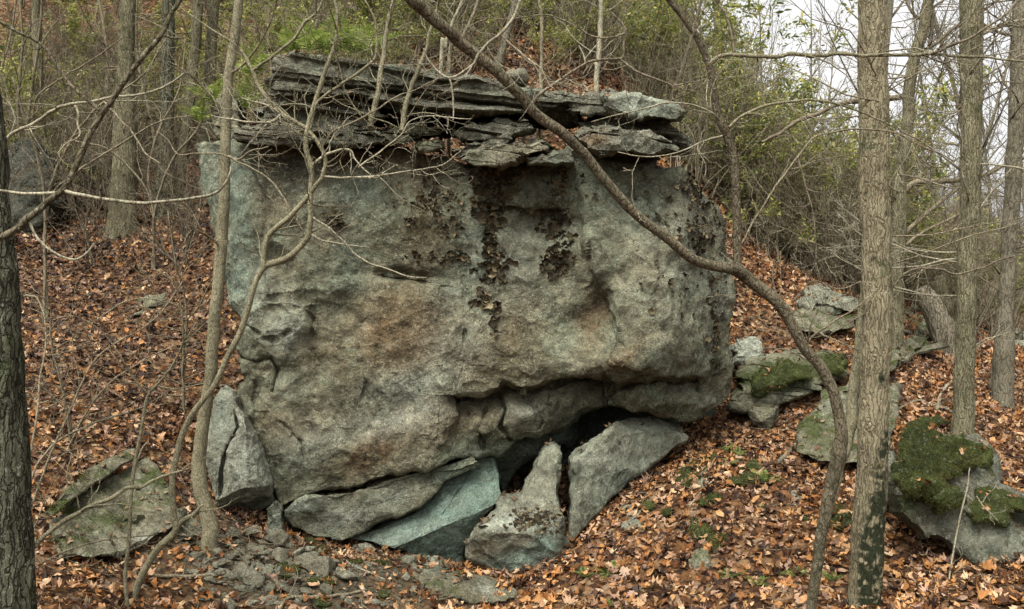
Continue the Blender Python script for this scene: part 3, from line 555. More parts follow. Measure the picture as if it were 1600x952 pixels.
# left foot: two big tilted plates
rock('tilted_plate', [(70,802),(95,775),(118,756),(124,742),(160,720),(196,704),(212,702),(211,716),(190,726),(160,748),(124,770),(100,790),(84,806)], on_ground(.34, lambda x, y: .02 * np.maximum(y - 806 + (x - 84) * .72, 0)), thick=.2, rim=.02, dome=0, amp=(.02, .5, 4), fac=((.12, 2.5), (.1, 7.)), c=(141, 752), nang=240, nr=30, seed=65, mat='olive', follow=1, label='narrow upper plate of the split rock beside the dark left trunk', cat='rock', attrs={'green': bl((84,795,14,10,0,1.),(120,735,12,14,0,.8))})
rock('tilted_plate', [(84,850),(80,812),(105,792),(140,765),(175,742),(212,722),(232,716),(250,742),(262,770),(275,800),(296,796),(285,812),(262,828),(238,842),(205,872),(170,884),(130,890),(98,884)], on_ground(.20, lambda x, y: .04 * np.maximum(y - (868 - np.maximum(x - 190, 0) * .55), 0)), thick=.45, rim=.015, dome=0, amp=(.03, .6, 5), fac=((.18, 2.6), (.24, 8.)), strata=((.3, -.8, 1.), .07, .07), c=(180, 815), nang=320, nr=54, seed=66, mat='olive', follow=1, label='broad flat olive slab with a pale lichen spot at lower left', cat='rock', attrs={'pale': bl((228,838,10,5,0,1.6),(215,838,5,4,0,1.5)), 'green': bl((180,812,22,10,0,.7),(150,806,10,6,0,.6)), 'dark': bl((230,850,40,8,-35,.8))})
rock('flat_stone', [(96,936),(112,926),(140,920),(165,910),(192,905),(190,915),(165,926),(130,934),(110,946)], on_ground(.10), thick=.2, rim=.03, nang=120, nr=22, seed=67, mat='rubble', follow=1, label='long low pale stone in the leaves below the broad slab', cat='rock', attrs={'pale': bl((160,918,24,6,-15,1.)), 'dark': bl((120,935,30,6,-15,.7))})
rock('flat_stone', [(258,822),(300,812),(330,826),(328,842),(300,850),(262,846)], on_ground(.15), thick=.4, rim=.03, nang=110, nr=22, seed=68, mat='rubble', strata=((.1, -.3, 1.), .05, .06), follow=1, label='layered dark stone at the foot of the slim trunk', cat='rock')
# right: mossy ledge and its props
rock('mossy_ledge', [(1141,640),(1143,618),(1160,606),(1150,575),(1180,560),(1230,548),(1300,548),(1322,560),(1318,585),(1300,596),(1275,600),(1282,610),(1250,624),(1215,636),(1190,645),(1160,645)], lambda x, y: 9.3 + .0006 * (x - 1140) - .009 * np.minimum(y - 612, 0) , thick=.7, rim=.05, dome=0, amp=(.04, .6, 4), fac=((.2, 2.2), (.15, 6.)), strata=((.15, 0, 1.), .08, .12), nang=300, nr=44, seed=71, mat='olive', follow=1, label='overhanging mossy ledge on the slope right of the boulder', cat='rock', attrs={'green': bl((1215,585,60,18,-5,1.1),(1300,570,20,16,0,.9)), 'pale': bl((1220,615,60,8,-12,.5))})
rock('prop_stone', [(1170,640),(1190,636),(1216,634),(1217,652),(1212,672),(1203,686),(1188,682),(1180,664)], plane(1195, 660, 9.15, .05, 0), thick=.5, rim=.04, nang=110, nr=24, seed=72, mat='olive', label='tapering stone propping the overhanging mossy ledge', cat='rock')
rock('pale_stone', [(1139,545),(1150,527),(1172,525),(1190,536),(1196,556),(1184,574),(1160,578),(1142,570)], plane(1168, 550, 9.9, 0, -.2), thick=.5, rim=.1, dome=.05, nang=140, nr=26, seed=73, mat='grey', label='rounded stone crusted white with lichen beside the boulder', cat='rock', attrs={'pale': bl((1165,550,40,40,0,1.5))})
rock('broad_slab', [(1244,706),(1250,670),(1268,640),(1290,612),(1320,598),(1350,590),(1400,596),(1404,640),(1396,690),(1385,712),(1340,724),(1280,720)], on_ground(.38), thick=.6, rim=.03, dome=.02, nang=220, nr=36, seed=74, mat='olive', follow=1, label='broad olive slab sloping behind the forked tree', cat='rock', attrs={'green': bl((1300,690,40,14,0,.5)), 'pale': bl((1290,640,30,20,0,.4))})
rock('perched_slab', [(1392,560),(1400,548),(1432,514),(1460,500),(1470,510),(1440,542),(1410,566),(1392,582)], on_ground(.55), thick=.5, rim=.03, nang=140, nr=26, seed=75, mat='olive', follow=1, label='slab tilted over a dark gap left of the dead stump', cat='rock')
rock('hill_rock', [(1256,482),(1262,456),(1280,444),(1312,446),(1340,456),(1350,474),(1330,488),(1290,492)], on_ground(.5), thick=.6, rim=.05, nang=160, nr=28, seed=76, mat='grey', follow=1, strata=((.1, 0, 1.), .12, .15), label='cracked pale rock in the leaves up behind the beige trunk', cat='rock')
rock('hill_rock', [(1224,488),(1250,478),(1300,492),(1340,494),(1335,512),(1290,524),(1240,516)], on_ground(.5), thick=.5, rim=.05, nang=140, nr=24, seed=77, mat='olive', follow=1, label='low olive rock just below the cracked pale one', cat='rock')
rock('hill_rock', [(1390,500),(1400,480),(1440,484),(1470,500),(1460,516),(1420,522),(1392,525)], on_ground(.34), thick=.6, rim=.1, nang=140, nr=24, seed=78, mat='olive', follow=1, label='mossy olive rock between the beige trunk and the stump', cat='rock')
rock('hill_rock', [(1526,522),(1560,512),(1600,530),(1620,546),(1570,552),(1535,542)], on_ground(.34), thick=.6, rim=.1, nang=140, nr=24, seed=79, mat='grey', follow=1, label='long low grey rock at the right edge behind the trunks', cat='rock')
def mossrock_Y(x, y):
    d, sd = pl_dist(x, y, [(1400,768),(1440,780),(1500,792),(1560,815),(1640,850)])
    return 6.35 + .0004 * (x - 1500) - np.where(sd < 0, -d * .011, d * .0012) + np.maximum(y - 860, 0) * 0
rock('mossy_boulder', [(1396,800),(1398,740),(1406,690),(1440,672),(1500,668),(1542,704),(1556,762),(1600,784),(1680,815),(1680,960),(1620,948),(1570,926),(1540,900),(1500,872),(1470,850),(1440,846),(1420,826)], mossrock_Y, thick=1., rim=.09, dome=.02, amp=(.06, .7, 5), fac=((.2, 1.8), (.18, 5.)), c=(1530, 800), nang=400, nr=64, seed=81, mat='ledge', follow=1, shrink=.9, label='long grey boulder with thick green moss on top at lower right', cat='boulder', attrs={'dark': bl((1470,840,60,20,30,.5)), 'stain': bl((1500,790,50,12,20,.25)), 'green': bl((1420,790,24,16,0,.6))})
rock('edge_stone', [(1380,720),(1392,700),(1402,716),(1404,750),(1398,776),(1384,780)], plane(1392, 740, 6.9, 0, 0), thick=.4, rim=.05, nang=90, nr=20, seed=82, mat='grey', label='narrow pale stone between the beige trunk and the mossy boulder', cat='rock')
# low stones in the leaves, right of the boulder
for k, (x, y, w_, h_, Y, mt, lb) in enumerate([(990,812,26,24,7.35,'grey','pale stone in the leaves below the leaning slab'),(1096,746,24,18,8.0,'olive','flat stone in the moss and ferns right of the slab'),(1088,714,22,9,8.5,'olive','thin flat stone just below the leaning slab tip'),(1247,768,24,16,7.55,'grey','low pale stone in the leaves left of the forked tree'),(880,862,11,14,7.2,'rubble','small square stone beside the pointed block'),(995,918,16,9,6.8,'rubble','little flat stone in the leaves at the bottom middle'),(1104,880,20,10,6.9,'olive','half buried stone beside the moss patch')]):
    rock('field_stone', [(x + w_ * math.cos(a) * (1 + .25 * math.sin(3 * a + k)), y + h_ * math.sin(a) * (1 + .2 * math.cos(2 * a + k))) for a in np.linspace(0, 2 * math.pi, 9)[:-1]], on_ground(.07), thick=.25, rim=.03, nang=90, nr=20, jit=3, seed=90 + k, mat=mt, follow=1, label=lb, cat='stone', group='low stones among the leaves')
# ------------------------------------------------------------------ woody plants
def grow(geo, p, d, L, r, lvl, rs, wob=.22, up=.10, kids=(5, 4, 3), sides=(5, 4, 3), spread=(30, 65), ratio=(.35, .6), nseg=7, start=.2, rmin=.0011):
    """a wandering shoot with side shoots"""
    P = [np.array(p, float)]; d = np.array(d, float); d /= np.linalg.norm(d)
    for k in range(nseg):
        d = d + rs.normal(size=3) * wob + np.array([0, 0, up]); d /= np.linalg.norm(d); P.append(P[-1] + d * L / nseg)
    P = np.array(P); rad = np.maximum(r * np.linspace(1, .3, len(P)), rmin); tube(geo, P, rad, sides[min(lvl, len(sides) - 1)])
    if lvl >= len(kids): return
    n = kids[lvl]
    n = max(1, int(n * rs.uniform(.7, 1.3)))
    for q in range(n):
        t = start + (1 - start) * (q + rs.uniform(0, 1)) / n; k = min(int(t * nseg), nseg - 1); f = t * nseg - k
        b = P[k] * (1 - f) + P[k + 1] * f; dd = P[k + 1] - P[k]; dd /= np.linalg.norm(dd)
        a = rs.normal(size=3); a -= dd * (a @ dd); a /= np.linalg.norm(a) + 1e-9; an = R(rs.uniform(*spread))
        grow(geo, b, dd * math.cos(an) + a * math.sin(an), L * rs.uniform(*ratio) * (1.1 - .5 * t), max(rad[k] * .55, rmin), lvl + 1, rs, wob, up, kids, sides, spread, ratio, max(4, nseg - 2), start, rmin)
def path(tr, n=6):
    """traced rows (px, py, width px, depth) -> points and radii in the world"""
    a = np.array(tr, float); a = spline(a, n); return at(a[:, 0], a[:, 1], a[:, 3]), np.maximum(a[:, 2] * .92, .8) * .5 * S * a[:, 3]
def tr(Y, *rows, Y2=None):
    n = len(rows); return [(r_[0], r_[1], r_[2], (Y if Y2 is None else Y + (Y2 - Y) * k / max(n - 1, 1)) if len(r_) < 4 else r_[3]) for k, r_ in enumerate(rows)]
def bark_tube(name, P, r, sides, rows, amp, freq, mat, parent, stretch=5., seed=0, flare=.0, moss=None, fat=.94):
    """a trunk with modelled bark furrows"""
    L = np.concatenate([[0], np.cumsum(np.linalg.norm(np.diff(P, axis=0), axis=1))]); s = np.linspace(0, L[-1], rows)
    P = np.stack([np.interp(s, L, P[:, k]) for k in range(3)], -1); r = np.interp(s, L, r)
    jq = s[:, None] * 1.3 + np.array([[seed, 4., 7.]]); P = P + np.stack([fbm(jq + k_, 1, 3) for k_ in (0, 23, 51)], -1) * np.minimum(r, .05)[:, None] * .6
    _, Nn, B = frames(P); a = np.arange(sides) * 2 * math.pi / sides
    dirs = np.cos(a)[None, :, None] * Nn[:, None] + np.sin(a)[None, :, None] * B[:, None]
    q = np.stack([(np.cos(a)[None] * r[:, None]), (np.sin(a)[None] * r[:, None]), np.repeat(s[:, None] / stretch, sides, 1)], -1).reshape(-1, 3)
    wq = q + .15 / freq * np.stack([fbm(q, freq * .6, 2, seed=seed + 1), fbm(q, freq * .6, 2, seed=seed + 2), 0 * q[:, 0]], -1)
    h = fbm(wq, freq, 4, .55, seed, True); big = fbm(q, 3.5, 3, seed=seed + 4)
    rr = np.repeat(r, sides); fl = 1 + flare * np.exp(-np.repeat(s, sides) / .22) * (1 + .35 * np.sin(4 * np.tile(a, rows) + seed))
    rad = rr * fat * fl + amp * (h - .6) + rr * .20 * big
    V = np.repeat(P, sides, 0) + dirs.reshape(-1, 3) * rad[:, None]
    k = np.arange(rows - 1)[:, None] * sides; j = np.arange(sides)[None]; j2 = (j + 1) % sides
    Q = np.stack([k + j, k + j2, k + sides + j2, k + sides + j], -1).reshape(-1, 4)
    V = np.concatenate([V, P[:1], P[-1:]]); e = len(V); T = [((q_ + 1) % sides, q_, e - 2) for q_ in range(sides)] + [((rows - 1) * sides + q_, (rows - 1) * sides + (q_ + 1) % sides, e - 1) for q_ in range(sides)]
    at_ = {}
    if moss is not None:
        md = np.zeros(len(V)); pp = V - V[0] * 0
        for (mx, my, mrx, mry, ma) in moss:
            px = V[:, 0] / V[:, 1] / S + 800; py = 476 - (V[:, 2] - CZ) / V[:, 1] / S; md = md + ma * blob(px, py, mx, my, mrx, mry)
        md = md * sstep(-.25, .25, fbm(V, 22, 3, seed=6) + .1); at_ = {'dark': np.clip(md, 0, 1)}
    base = P[0]
    me = mesh_np(name, V - base_of(parent), [Q, np.array(T)], True, at_); return kid(name, me, mat, parent)
def base_of(parent): return np.array(parent.location) if parent is not None else np.zeros(3)
def limb(name, trace, mat, parent, sides=9, n=8, wig=.012, twigs=None, seed=0, ext=None):
    """a traced limb; its twigs join it in one mesh"""
    P, r = path(trace, n); rs = np.random.RandomState(seed)
    q = np.concatenate([[0], np.cumsum(np.linalg.norm(np.diff(P, axis=0), axis=1))])[:, None] * 4.5 + np.array([[seed, 2, 3.]]); jig = np.stack([fbm(q + k, 1, 2) for k in (0, 31, 57)], -1) * wig * (r / .01)[:, None] ** .4; jig[0] = 0
    P = P + jig; r = r * (1 + .14 * fbm(q, 2.2, 2, seed=9))
    ge = Geo(); tube(ge, P, r, sides)
    if twigs:
        n_, L0, L1, kd = twigs
        for _ in range(n_):
            k = rs.randint(1, len(P) - 1); d = P[min(k + 1, len(P) - 1)] - P[k - 1]; d /= np.linalg.norm(d); a = rs.normal(size=3) * (1, .7, 1); a -= d * (a @ d); a /= np.linalg.norm(a)
            an = R(rs.uniform(35, 75)); grow(ge, P[k], d * math.cos(an) + a * math.sin(an), rs.uniform(L0, L1), min(r[k] * .5, .006), 0, rs, .2, .06, kd, (4, 3, 3), rmin=.0014)
    return kid(name, ge.mesh(name, True, base_of(parent)), mat, parent)
def base_at(px, py, Y):
    p = at(px, py, Y); return np.array([p[0], p[1], G(p[0], p[1])])
def tree_at(name, px, py, Y, label, cat='tree', group=None):
    b = base_at(px, py, Y); return empty(name, tuple(b), label, cat, group)
def footed(P, r, dx=0.):
    """carry the traced foot down into the ground"""
    x, y = P[0, 0] + dx, P[0, 1]; z = G(x, y) - .45
    if P[0, 2] > z + .02: P = np.vstack([[x, y, z], P]); r = np.concatenate([[r[0] * 1.08], r])
    return P, r

# far left dark trunk
t = tree_at('trunk_tree', 26, 952, 4.9, 'thick dark furrowed trunk at the far left edge, close by', 'tree')
P, r = path(tr(4.9, (22,960,84), (12,760,76), (1,560,72), (-11,400,68), (-26,200,64), (-46,0,60), (-62,-160,58)), 5); P, r = footed(P, r)
bark_tube('trunk', P, r, 170, 460, .022, 15, M['bark_dark'], t, 4., 3, .12)
# slim trunk in front of the boulder
t = tree_at('slim_tree', 328, 830, 7.0, 'slim olive trunk standing left of the boulder beside the pale wedge', 'tree')
P, r = path(tr(7.0, (330,826,34), (322,800,30), (312,760,29), (310,724,28), (316,660,25), (326,601,24), (333,520,24), (340,440,23), (349,338,22), (353,220,21), (354,157,20), (362,90,19), (369,31,18), (374,-40,17), (380,-200,15)), 5); P, r = footed(P, r)
bark_tube('trunk', P, r, 44, 420, .004, 26, M['bark_slim'], t, 3., 5, .25, fat=.84)
for k, (a, b_, c, d_) in enumerate([((352,190),(330,150),(300,120),(262,96)), ((356,120),(390,90),(420,40),(436,-20)), ((345,390),(330,372),(310,360),(296,352)), ((352,240),(372,250),(392,236),(420,230)), ((362,70),(340,40),(320,4),(305,-30))]):
    limb('branch', tr(7.0, (*a, 5), (*b_, 4), (*c, 3), (*d_, 2), Y2=6.7), M['twig'], t, 5, twigs=(7, .15, .5, (3, 2)), seed=20 + k)

# the crooked sapling before the boulder
t = tree_at('sapling', 204, 955, 6.1, 'crooked olive sapling forking across the left of the boulder', 'tree')
P, r = path(tr(6.1, (196,985,16), (204,952,15), (223,897,14), (250,854,14), (274,830,14), (271,805,12), (269,762,12), (274,719,12), (287,676,12), (306,639,12), (336,601,12), (357,558,12), (376,521,12), (389,476,11), (402,435,11), (414,415,11)), 5); P, r = footed(P, r)
bark_tube('trunk', P, r, 26, 420, .0022, 30, M['bark_slim'], t, 3., 8, .1, fat=.86)
SAP = M['bark_slim']
limb('limb', tr(6.1, (274,828,9), (290,811,8), (303,805,7), (312,793,5), (318,789,4)), SAP, t, 8, seed=31, twigs=(3, .1, .3, (2,)))
limb('limb', tr(6.1, (412,417,11), (433,410,11), (449,402,11), (468,385,10), (482,366,10), (487,338,9), (485,306,9), (485,259,9), (479,221,9), (486,183,8), (502,132,8), (514,98,7), (525,63,6), (527,25,5), (521,-5,5), (515,-60,4)), SAP, t, 9, seed=32, twigs=(9, .15, .6, (4, 2)))
limb('limb', tr(6.1, (412,418,10), (411,401,9), (417,375,9), (427,360,9), (452,341,9), (477,312,8), (493,290,8), (507,268,7), (509,252,7), (502,233,7), (483,205,7), (470,195,7), (439,176,7), (407,139,7), (391,104,6), (379,82,5), (357,63,4), (319,38,3), (280,10,2)), SAP, t, 9, seed=33, twigs=(16, .2, .7, (4, 3)))
limb('branch', tr(6.1, (393,112,5), (407,101,5), (436,82,5), (464,54,5), (476,35,5), (495,19,4), (506,-2,4), (520,-50,3)), SAP, t, 7, seed=34, twigs=(10, .2, .6, (3, 2)))
limb('branch', tr(6.1, (481,212,6), (495,161,5), (533,132,5), (568,107,5), (587,88,5), (588,57,4), (584,28,4), (568,-3,3)), SAP, t, 7, seed=35, twigs=(10, .2, .6, (4, 2)))
limb('branch', tr(6.1, (486,260,5), (508,243,5), (533,235,4), (549,236,4), (555,249,3), (565,262,3), (580,274,2)), M['twig_pale'], t, 6, seed=36, twigs=(5, .1, .4, (3,)))
limb('branch', tr(6.1, (507,276,4), (536,277,4), (574,277,4), (603,273,3), (647,266,2.5), (691,258,2), (720,236,1.5), Y2=5.9), M['twig_pale'], t, 6, seed=37, twigs=(12, .15, .55, (3, 2)))
limb('branch', tr(6.1, (489,340,4), (510,354,3.5), (527,368,3.5), (555,396,3), (579,412,3), (615,424,2.4), (645,433,2), (667,435,1.5)), M['twig_pale'], t, 5, seed=38, twigs=(4, .08, .25, (2,)))
limb('branch', tr(6.1, (484,366,3.4), (511,378,3), (555,384,2.4), (577,387,1.6)), M['twig_pale'], t, 5, seed=39)
limb('branch', tr(6.1, (474,370,4), (462,338,3.6), (449,319,3.6), (430,290,3.4), (408,271,3.2), (370,252,3), (345,240,3), (310,240,2.6), (279,241,2.2), (262,218,1.6), (245,206,1.4)), M['twig'], t, 5, seed=40, twigs=(6, .15, .4, (3,)))
limb('branch', tr(6.1, (439,180,5), (425,190,5), (405,192,4), (380,190,4), (352,186,3), (330,180,2)), M['twig_pale'], t, 6, seed=41, twigs=(8, .15, .5, (3, 2)))
limb('branch', tr(6.1, (470,195,5), (452,190,5), (428,170,4), (400,160,3.4), (372,150,3), (350,120,2)), M['twig_pale'], t, 6, seed=42, twigs=(8, .15, .5, (3, 2)))
limb('branch', tr(6.1, (500,232,4), (520,206,4), (556,190,3.4), (590,170,3), (620,150,2.4), (650,140,2), (690,120,1.5)), M['twig'], t, 6, seed=43, twigs=(9, .15, .5, (3, 2)))
limb('branch', tr(6.1, (560,262,3), (600,232,3), (625,212,2.6), (640,190,2.2), (668,182,2), (700,184,2), (735,186,1.6)), M['twig_pale'], t, 5, seed=44, twigs=(8, .12, .4, (3, 2)))
# small sapling at lower left
t = tree_at('sapling', 199, 945, 5.9, 'thin upright sapling in the leaves left of the crooked one', 'tree')
P, r = path(tr(5.9, (202,960,8), (199,940,7), (196,897,7), (201,848,7), (204,789,6.5), (210,730,6.5), (220,676,6), (228,628,6), (234,612,6)), 5); P, r = footed(P, r)
bark_tube('trunk', P, r, 12, 160, .001, 30, SAP, t, 3., 9)
limb('limb', tr(5.9, (233,613,5), (261,585,4.4), (282,547,4), (287,521,3.4), (282,472,3), (270,440,2.4), (240,420,2), Y2=5.6), SAP, t, 6, seed=51, twigs=(8, .1, .5, (3, 2)))
limb('limb', tr(5.9, (231,616,4), (207,590,3.4), (190,560,3), (160,520,2.6), (120,495,2), (80,500,1.6), Y2=5.6), M['twig'], t, 6, seed=52, twigs=(10, .15, .5, (3, 2)))
limb('branch', tr(5.9, (212,726,3), (222,700,2.6), (232,690,2)), M['twig_pale'], t, 5, seed=53)
# long low shrub branch from the dark trunk's foot
t = tree_at('bare_shrub', 30, 890, 5.3, 'bare grey shrub reaching low across the tilted plates', 'shrub')
for k, row in enumerate([[(8,905,9),(60,846,8),(94,820,8),(129,797,8),(174,777,7.5),(200,763,7),(220,761,6),(243,750,5),(277,737,4),(294,733,3)], [(56,850,5),(40,800,5),(52,740,4),(90,690,4),(150,660,3.4),(215,640,3),(255,618,2)], [(20,898,4),(60,760,4),(110,640,3.5),(150,560,3),(240,500,2.4),(285,440,2)], [(10,905,5),(50,700,4),(62,600,3.4),(72,520,3),(60,470,2.6),(40,460,2)], [(30,900,4),(80,872,3.5),(150,846,3),(240,836,2.4)]]):
    P, r = path(tr(5.3, *row, Y2=6.0), 6)
    limb('branch', tr(5.3, *row, Y2=6.0), M['twig'] if k else SAP, t, 7, seed=60 + k, twigs=(9, .12, .55, (3, 2)))

# the leaning forked tree across the boulder
t = tree_at('forked_tree', 1268, 950, 5.6, 'dark forked tree leaning left across the boulder with long bent limbs', 'tree')
DK = M['bark_brown']
P, r = path(tr(5.6, (1258,990,18), (1268,945,17), (1280,864,20), (1288,806,21), (1300,748,24), (1312,707,26), (1317,672,23), (1306,626,20), (1285,580,20), (1254,539,20), (1233,499,21), (1213,470,22), (1175,441,23), (1149,420,23), Y2=5.3), 5); P, r = footed(P, r)
bark_tube('trunk', P, r, 60, 520, .0035, 26, DK, t, 2.6, 15, .1, moss=[(1285,880,24,60,.8),(1300,760,14,40,.5)])
P, r = path(tr(5.3, (1162,430,20), (1144,421,19), (1110,413,18), (1077,401,18), (1038,370,17.5), (999,341,17.5), (970,312,17.5), (941,278,17.5), (912,239,18), (876,205,19), (839,180,19), (813,151,19.5), (785,123,20), (747,88,20.5), (713,60,21), (700,47,21), (662,16,23), (643,0,24), (600,-46,25), (540,-110,26), Y2=4.3), 5)
bark_tube('limb', P, r, 60, 520, .0032, 26, DK, t, 2.6, 16)
P, r = path(tr(5.3, (1152,426,15), (1151,415,14), (1153,381,13), (1151,325,13), (1147,260,12), (1140,219,13), (1125,185,12), (1115,136,11), (1108,102,12), (1089,60,11), (1066,25,11), (1046,0,11), (1012,-50,10), (980,-120,9)), 5); r = r * 1.22
bark_tube('limb', P, r, 36, 420, .002, 30, M['bark_limb'], t, 2.6, 17)
limb('limb', tr(5.75, (1290,815,13), (1304,760,16), (1320,700,20), (1332,640,20), (1340,560,18), (1352,440,16), Y2=6.1), M['bark_slim'], t, 12, seed=70)
limb('branch', tr(5.3, (1108,101,9), (1117,93,8), (1133,86,7), (1181,87,7), (1218,89,7), (1237,84,7), (1274,87,6.5), (1308,84,6.5), (1350,86,6), (1366,85,6), (1417,86,6), (1453,85,6), (1497,87,5), (1546,90,4), (1600,96,3.4), (1660,100,3), Y2=5.2), M['bark_slim'], t, 9, seed=71, twigs=(8, .15, .5, (3, 2)))
limb('branch', tr(5.2, (1450,85,5), (1469,79,5), (1497,68,5), (1532,49,4.4), (1568,25,4), (1592,0,3.6), (1630,-40,3)), M['twig_dark'], t, 7, seed=72, twigs=(8, .2, .6, (3, 2)))
limb('branch', tr(5.3, (1147,84,5), (1143,53,4.4), (1133,22,4), (1121,3,3.6), (1105,-30,3)), M['twig_dark'], t, 6, seed=73, twigs=(6, .15, .5, (3, 2)))
limb('branch', tr(5.3, (1139,200,5.5), (1162,181,5), (1204,164,4.6), (1264,157,4.2), (1302,162,4), (1350,177,3.4), (1400,200,2.6)), M['bark_slim'], t, 7, seed=74, twigs=(10, .15, .6, (3, 2)))
limb('branch', tr(4.8, (829,168,8), (839,151,6), (864,132,5.4), (889,117,5.2), (917,99,5), (945,93,5), (971,90,4.6), (974,70,4), (978,50,3.4), (968,34,2.6), (955,20,2)), M['twig_dark'], t, 7, seed=75, twigs=(5, .1, .35, (3, 2)))
limb('branch', tr(4.8, (970,90,4), (974,95,4), (993,110,4), (1028,126,3.8), (1053,132,3.6), (1080,128,3), (1103,124,2.4)), M['twig_dark'], t, 6, seed=76, twigs=(7, .15, .5, (3, 2)))
limb('branch', tr(4.8, (916,100,3.4), (911,85,3), (905,71,2.4)), M['twig_pale'], t, 5, seed=77)
limb('branch', tr(4.8, (914,92,3), (925,78,2.6), (936,66,2)), M['twig_pale'], t, 5, seed=78)
limb('branch', tr(4.8, (978,52,3.4), (958,58,3.2), (930,58,3), (905,45,2.8), (880,32,2.6), (850,24,2.2), (800,30,1.8)), M['twig'], t, 5, seed=79, twigs=(7, .15, .5, (3, 2)))
limb('branch', tr(5.3, (1153,385,3.4), (1163,374,3.2), (1189,325,3.2), (1215,287,3.2), (1246,245,3.4), (1272,215,3.2), (1314,204,3), (1350,202,3), (1401,208,2.6), (1431,224,2.2), (1491,251,2)), M['twig'], t, 6, seed=80, twigs=(9, .2, .6, (3, 2)))
limb('branch', tr(5.3, (1246,243,3), (1262,300,3), (1272,345,2.6), (1276,410,2)), M['twig_dark'], t, 5, seed=81, twigs=(5, .1, .3, (2,)))
limb('branch', tr(5.5, (1256,545,5), (1270,525,4.4), (1300,505,4), (1340,478,3), (1372,452,2.4)), M['twig_dark'], t, 6, seed=82, twigs=(4, .1, .4, (3,)))
limb('branch', tr(5.4, (1215,468,5), (1209,450,4), (1207,430,3), (1209,416,2)), M['twig_dark'], t, 6, seed=83)
limb('branch', tr(5.5, (1280,572,4), (1256,560,3), (1220,545,2.4), (1196,560,2)), M['twig_pale'], t, 5, seed=84, twigs=(3, .1, .3, (2,)))
limb('branch', tr(5.3, (1128,190,4), (1100,170,3.4), (1050,160,3), (1000,172,2.6), (960,180,2.2), (925,190,1.8), Y2=5.), M['twig_pale'], t, 5, seed=85, twigs=(6, .15, .5, (3, 2)))
limb('branch', tr(5.3, (1130,212,3.6), (1100,220,3), (1060,238,2.6), (1010,245,2.2), (965,238,1.8), Y2=5.), M['twig_pale'], t, 5, seed=86, twigs=(5, .15, .5, (3, 2)))
# pale dead vine hanging over the limb
v = tree_at('dead_vine', 813, 40, 4.55, 'pale bare vine looped over the leaning limb above the stack', 'vine')
limb('stem', tr(4.5, (835,-60,6), (813,0,5.5), (801,28,5.4), (785,50,5.2), (763,69,5), (747,85,5), (738,101,4.6), (716,117,4.4), (700,121,4.2), (684,112,3.6), (668,92,3), (662,76,2.4)), M['twig_pale'], v, 7, seed=88, twigs=(4, .1, .4, (3,)))
limb('stem', tr(4.5, (702,122,3.4), (706,136,3), (708,160,2.8), (708,190,2)), M['twig_pale'], v, 5, seed=89)
limb('stem', tr(4.5, (783,52,3), (800,72,2.8), (825,92,2.6), (846,108,2.4), (858,132,2), (866,140,1.6)), M['twig_pale'], v, 5, seed=90, twigs=(3, .1, .3, (2,)))

# the beige trunk and its neighbours
t = tree_at('beige_tree', 1351, 960, 5.8, 'straight beige trunk with furrowed bark and dark moss at its base', 'tree')
P, r = path(tr(5.8, (1346,1000,58), (1351,922,56), (1362,777,54), (1367,640,51), (1370,520,50), (1370,400,50), (1368,260,51), (1364,137,51), (1361,0,49), (1356,-160,47)), 5); P, r = footed(P, r)
bark_tube('trunk', P, r, 190, 700, .011, 27, M['bark_big'], t, 4., 21, .06, moss=[(1374,800,16,80,1.6),(1352,890,14,80,1.3),(1382,690,10,30,1.4),(1366,930,22,60,1.1),(1377,592,6,8,1.5),(1378,560,3,5,1.4),(1352,300,4,8,.9),(1366,405,6,5,1.),(1385,330,3,16,.8)])
for k, row in enumerate([[(1392,455,5),(1417,424,4.4),(1464,420,4),(1491,428,4),(1532,420,3.6),(1562,407,3),(1600,396,2.6),(1650,390,2)], [(1385,430,3),(1375,470,2.6),(1350,490,2.4),(1300,520,2)], [(1345,440,3),(1310,452,3),(1270,440,2.4),(1240,470,2)]]):
    limb('branch', tr(5.8, *row), M['twig_dark'], t, 6, seed=100 + k, twigs=(8, .15, .6, (3, 2)))
t = tree_at('olive_tree', 1503, 695, 8.4, 'straight olive trunk rising from the moss at lower right', 'tree')
P, r = path(tr(8.4, (1502,706,48), (1503,690,42), (1505,658,37), (1508,560,34), (1512,440,33), (1516,330,33), (1518,164,36), (1519,27,39), (1520,-60,39), (1520,-200,36)), 5); P, r = footed(P, r)
bark_tube('trunk', P, r, 110, 560, .010, 22, M['bark_olive'], t, 5., 25, .4)
for k, row in enumerate([[(1522,60,8),(1560,40,6),(1600,30,5),(1660,10,4)], [(1524,52,7),(1556,44,6),(1580,40,5),(1640,44,4)], [(1520,140,3),(1560,128,2.6),(1610,132,2)], [(1510,240,4),(1470,262,3),(1440,250,2.4)], [(1514,170,3),(1480,180,2.6),(1440,196,2)]]):
    limb('branch', tr(8.4, *row), M['twig_pale'] if k < 2 else M['twig'], t, 6, seed=110 + k, twigs=(8, .3, 1., (3, 2)))
t = tree_at('leaning_tree', 1400, 480, 11.0, 'dark trunk leaning right, just behind the beige trunk', 'tree')
P, r = path(tr(11.0, (1398,520,30), (1400,480,27), (1402,418,25), (1405,349,24), (1407,267,24), (1412,232,22), (1419,178,20), (1423,117,20), (1437,63,20), (1452,0,19), (1468,-80,18)), 5); P, r = footed(P, r)
bark_tube('trunk', P, r, 64, 360, .006, 16, M['bark_olive'], t, 6., 27, .15)
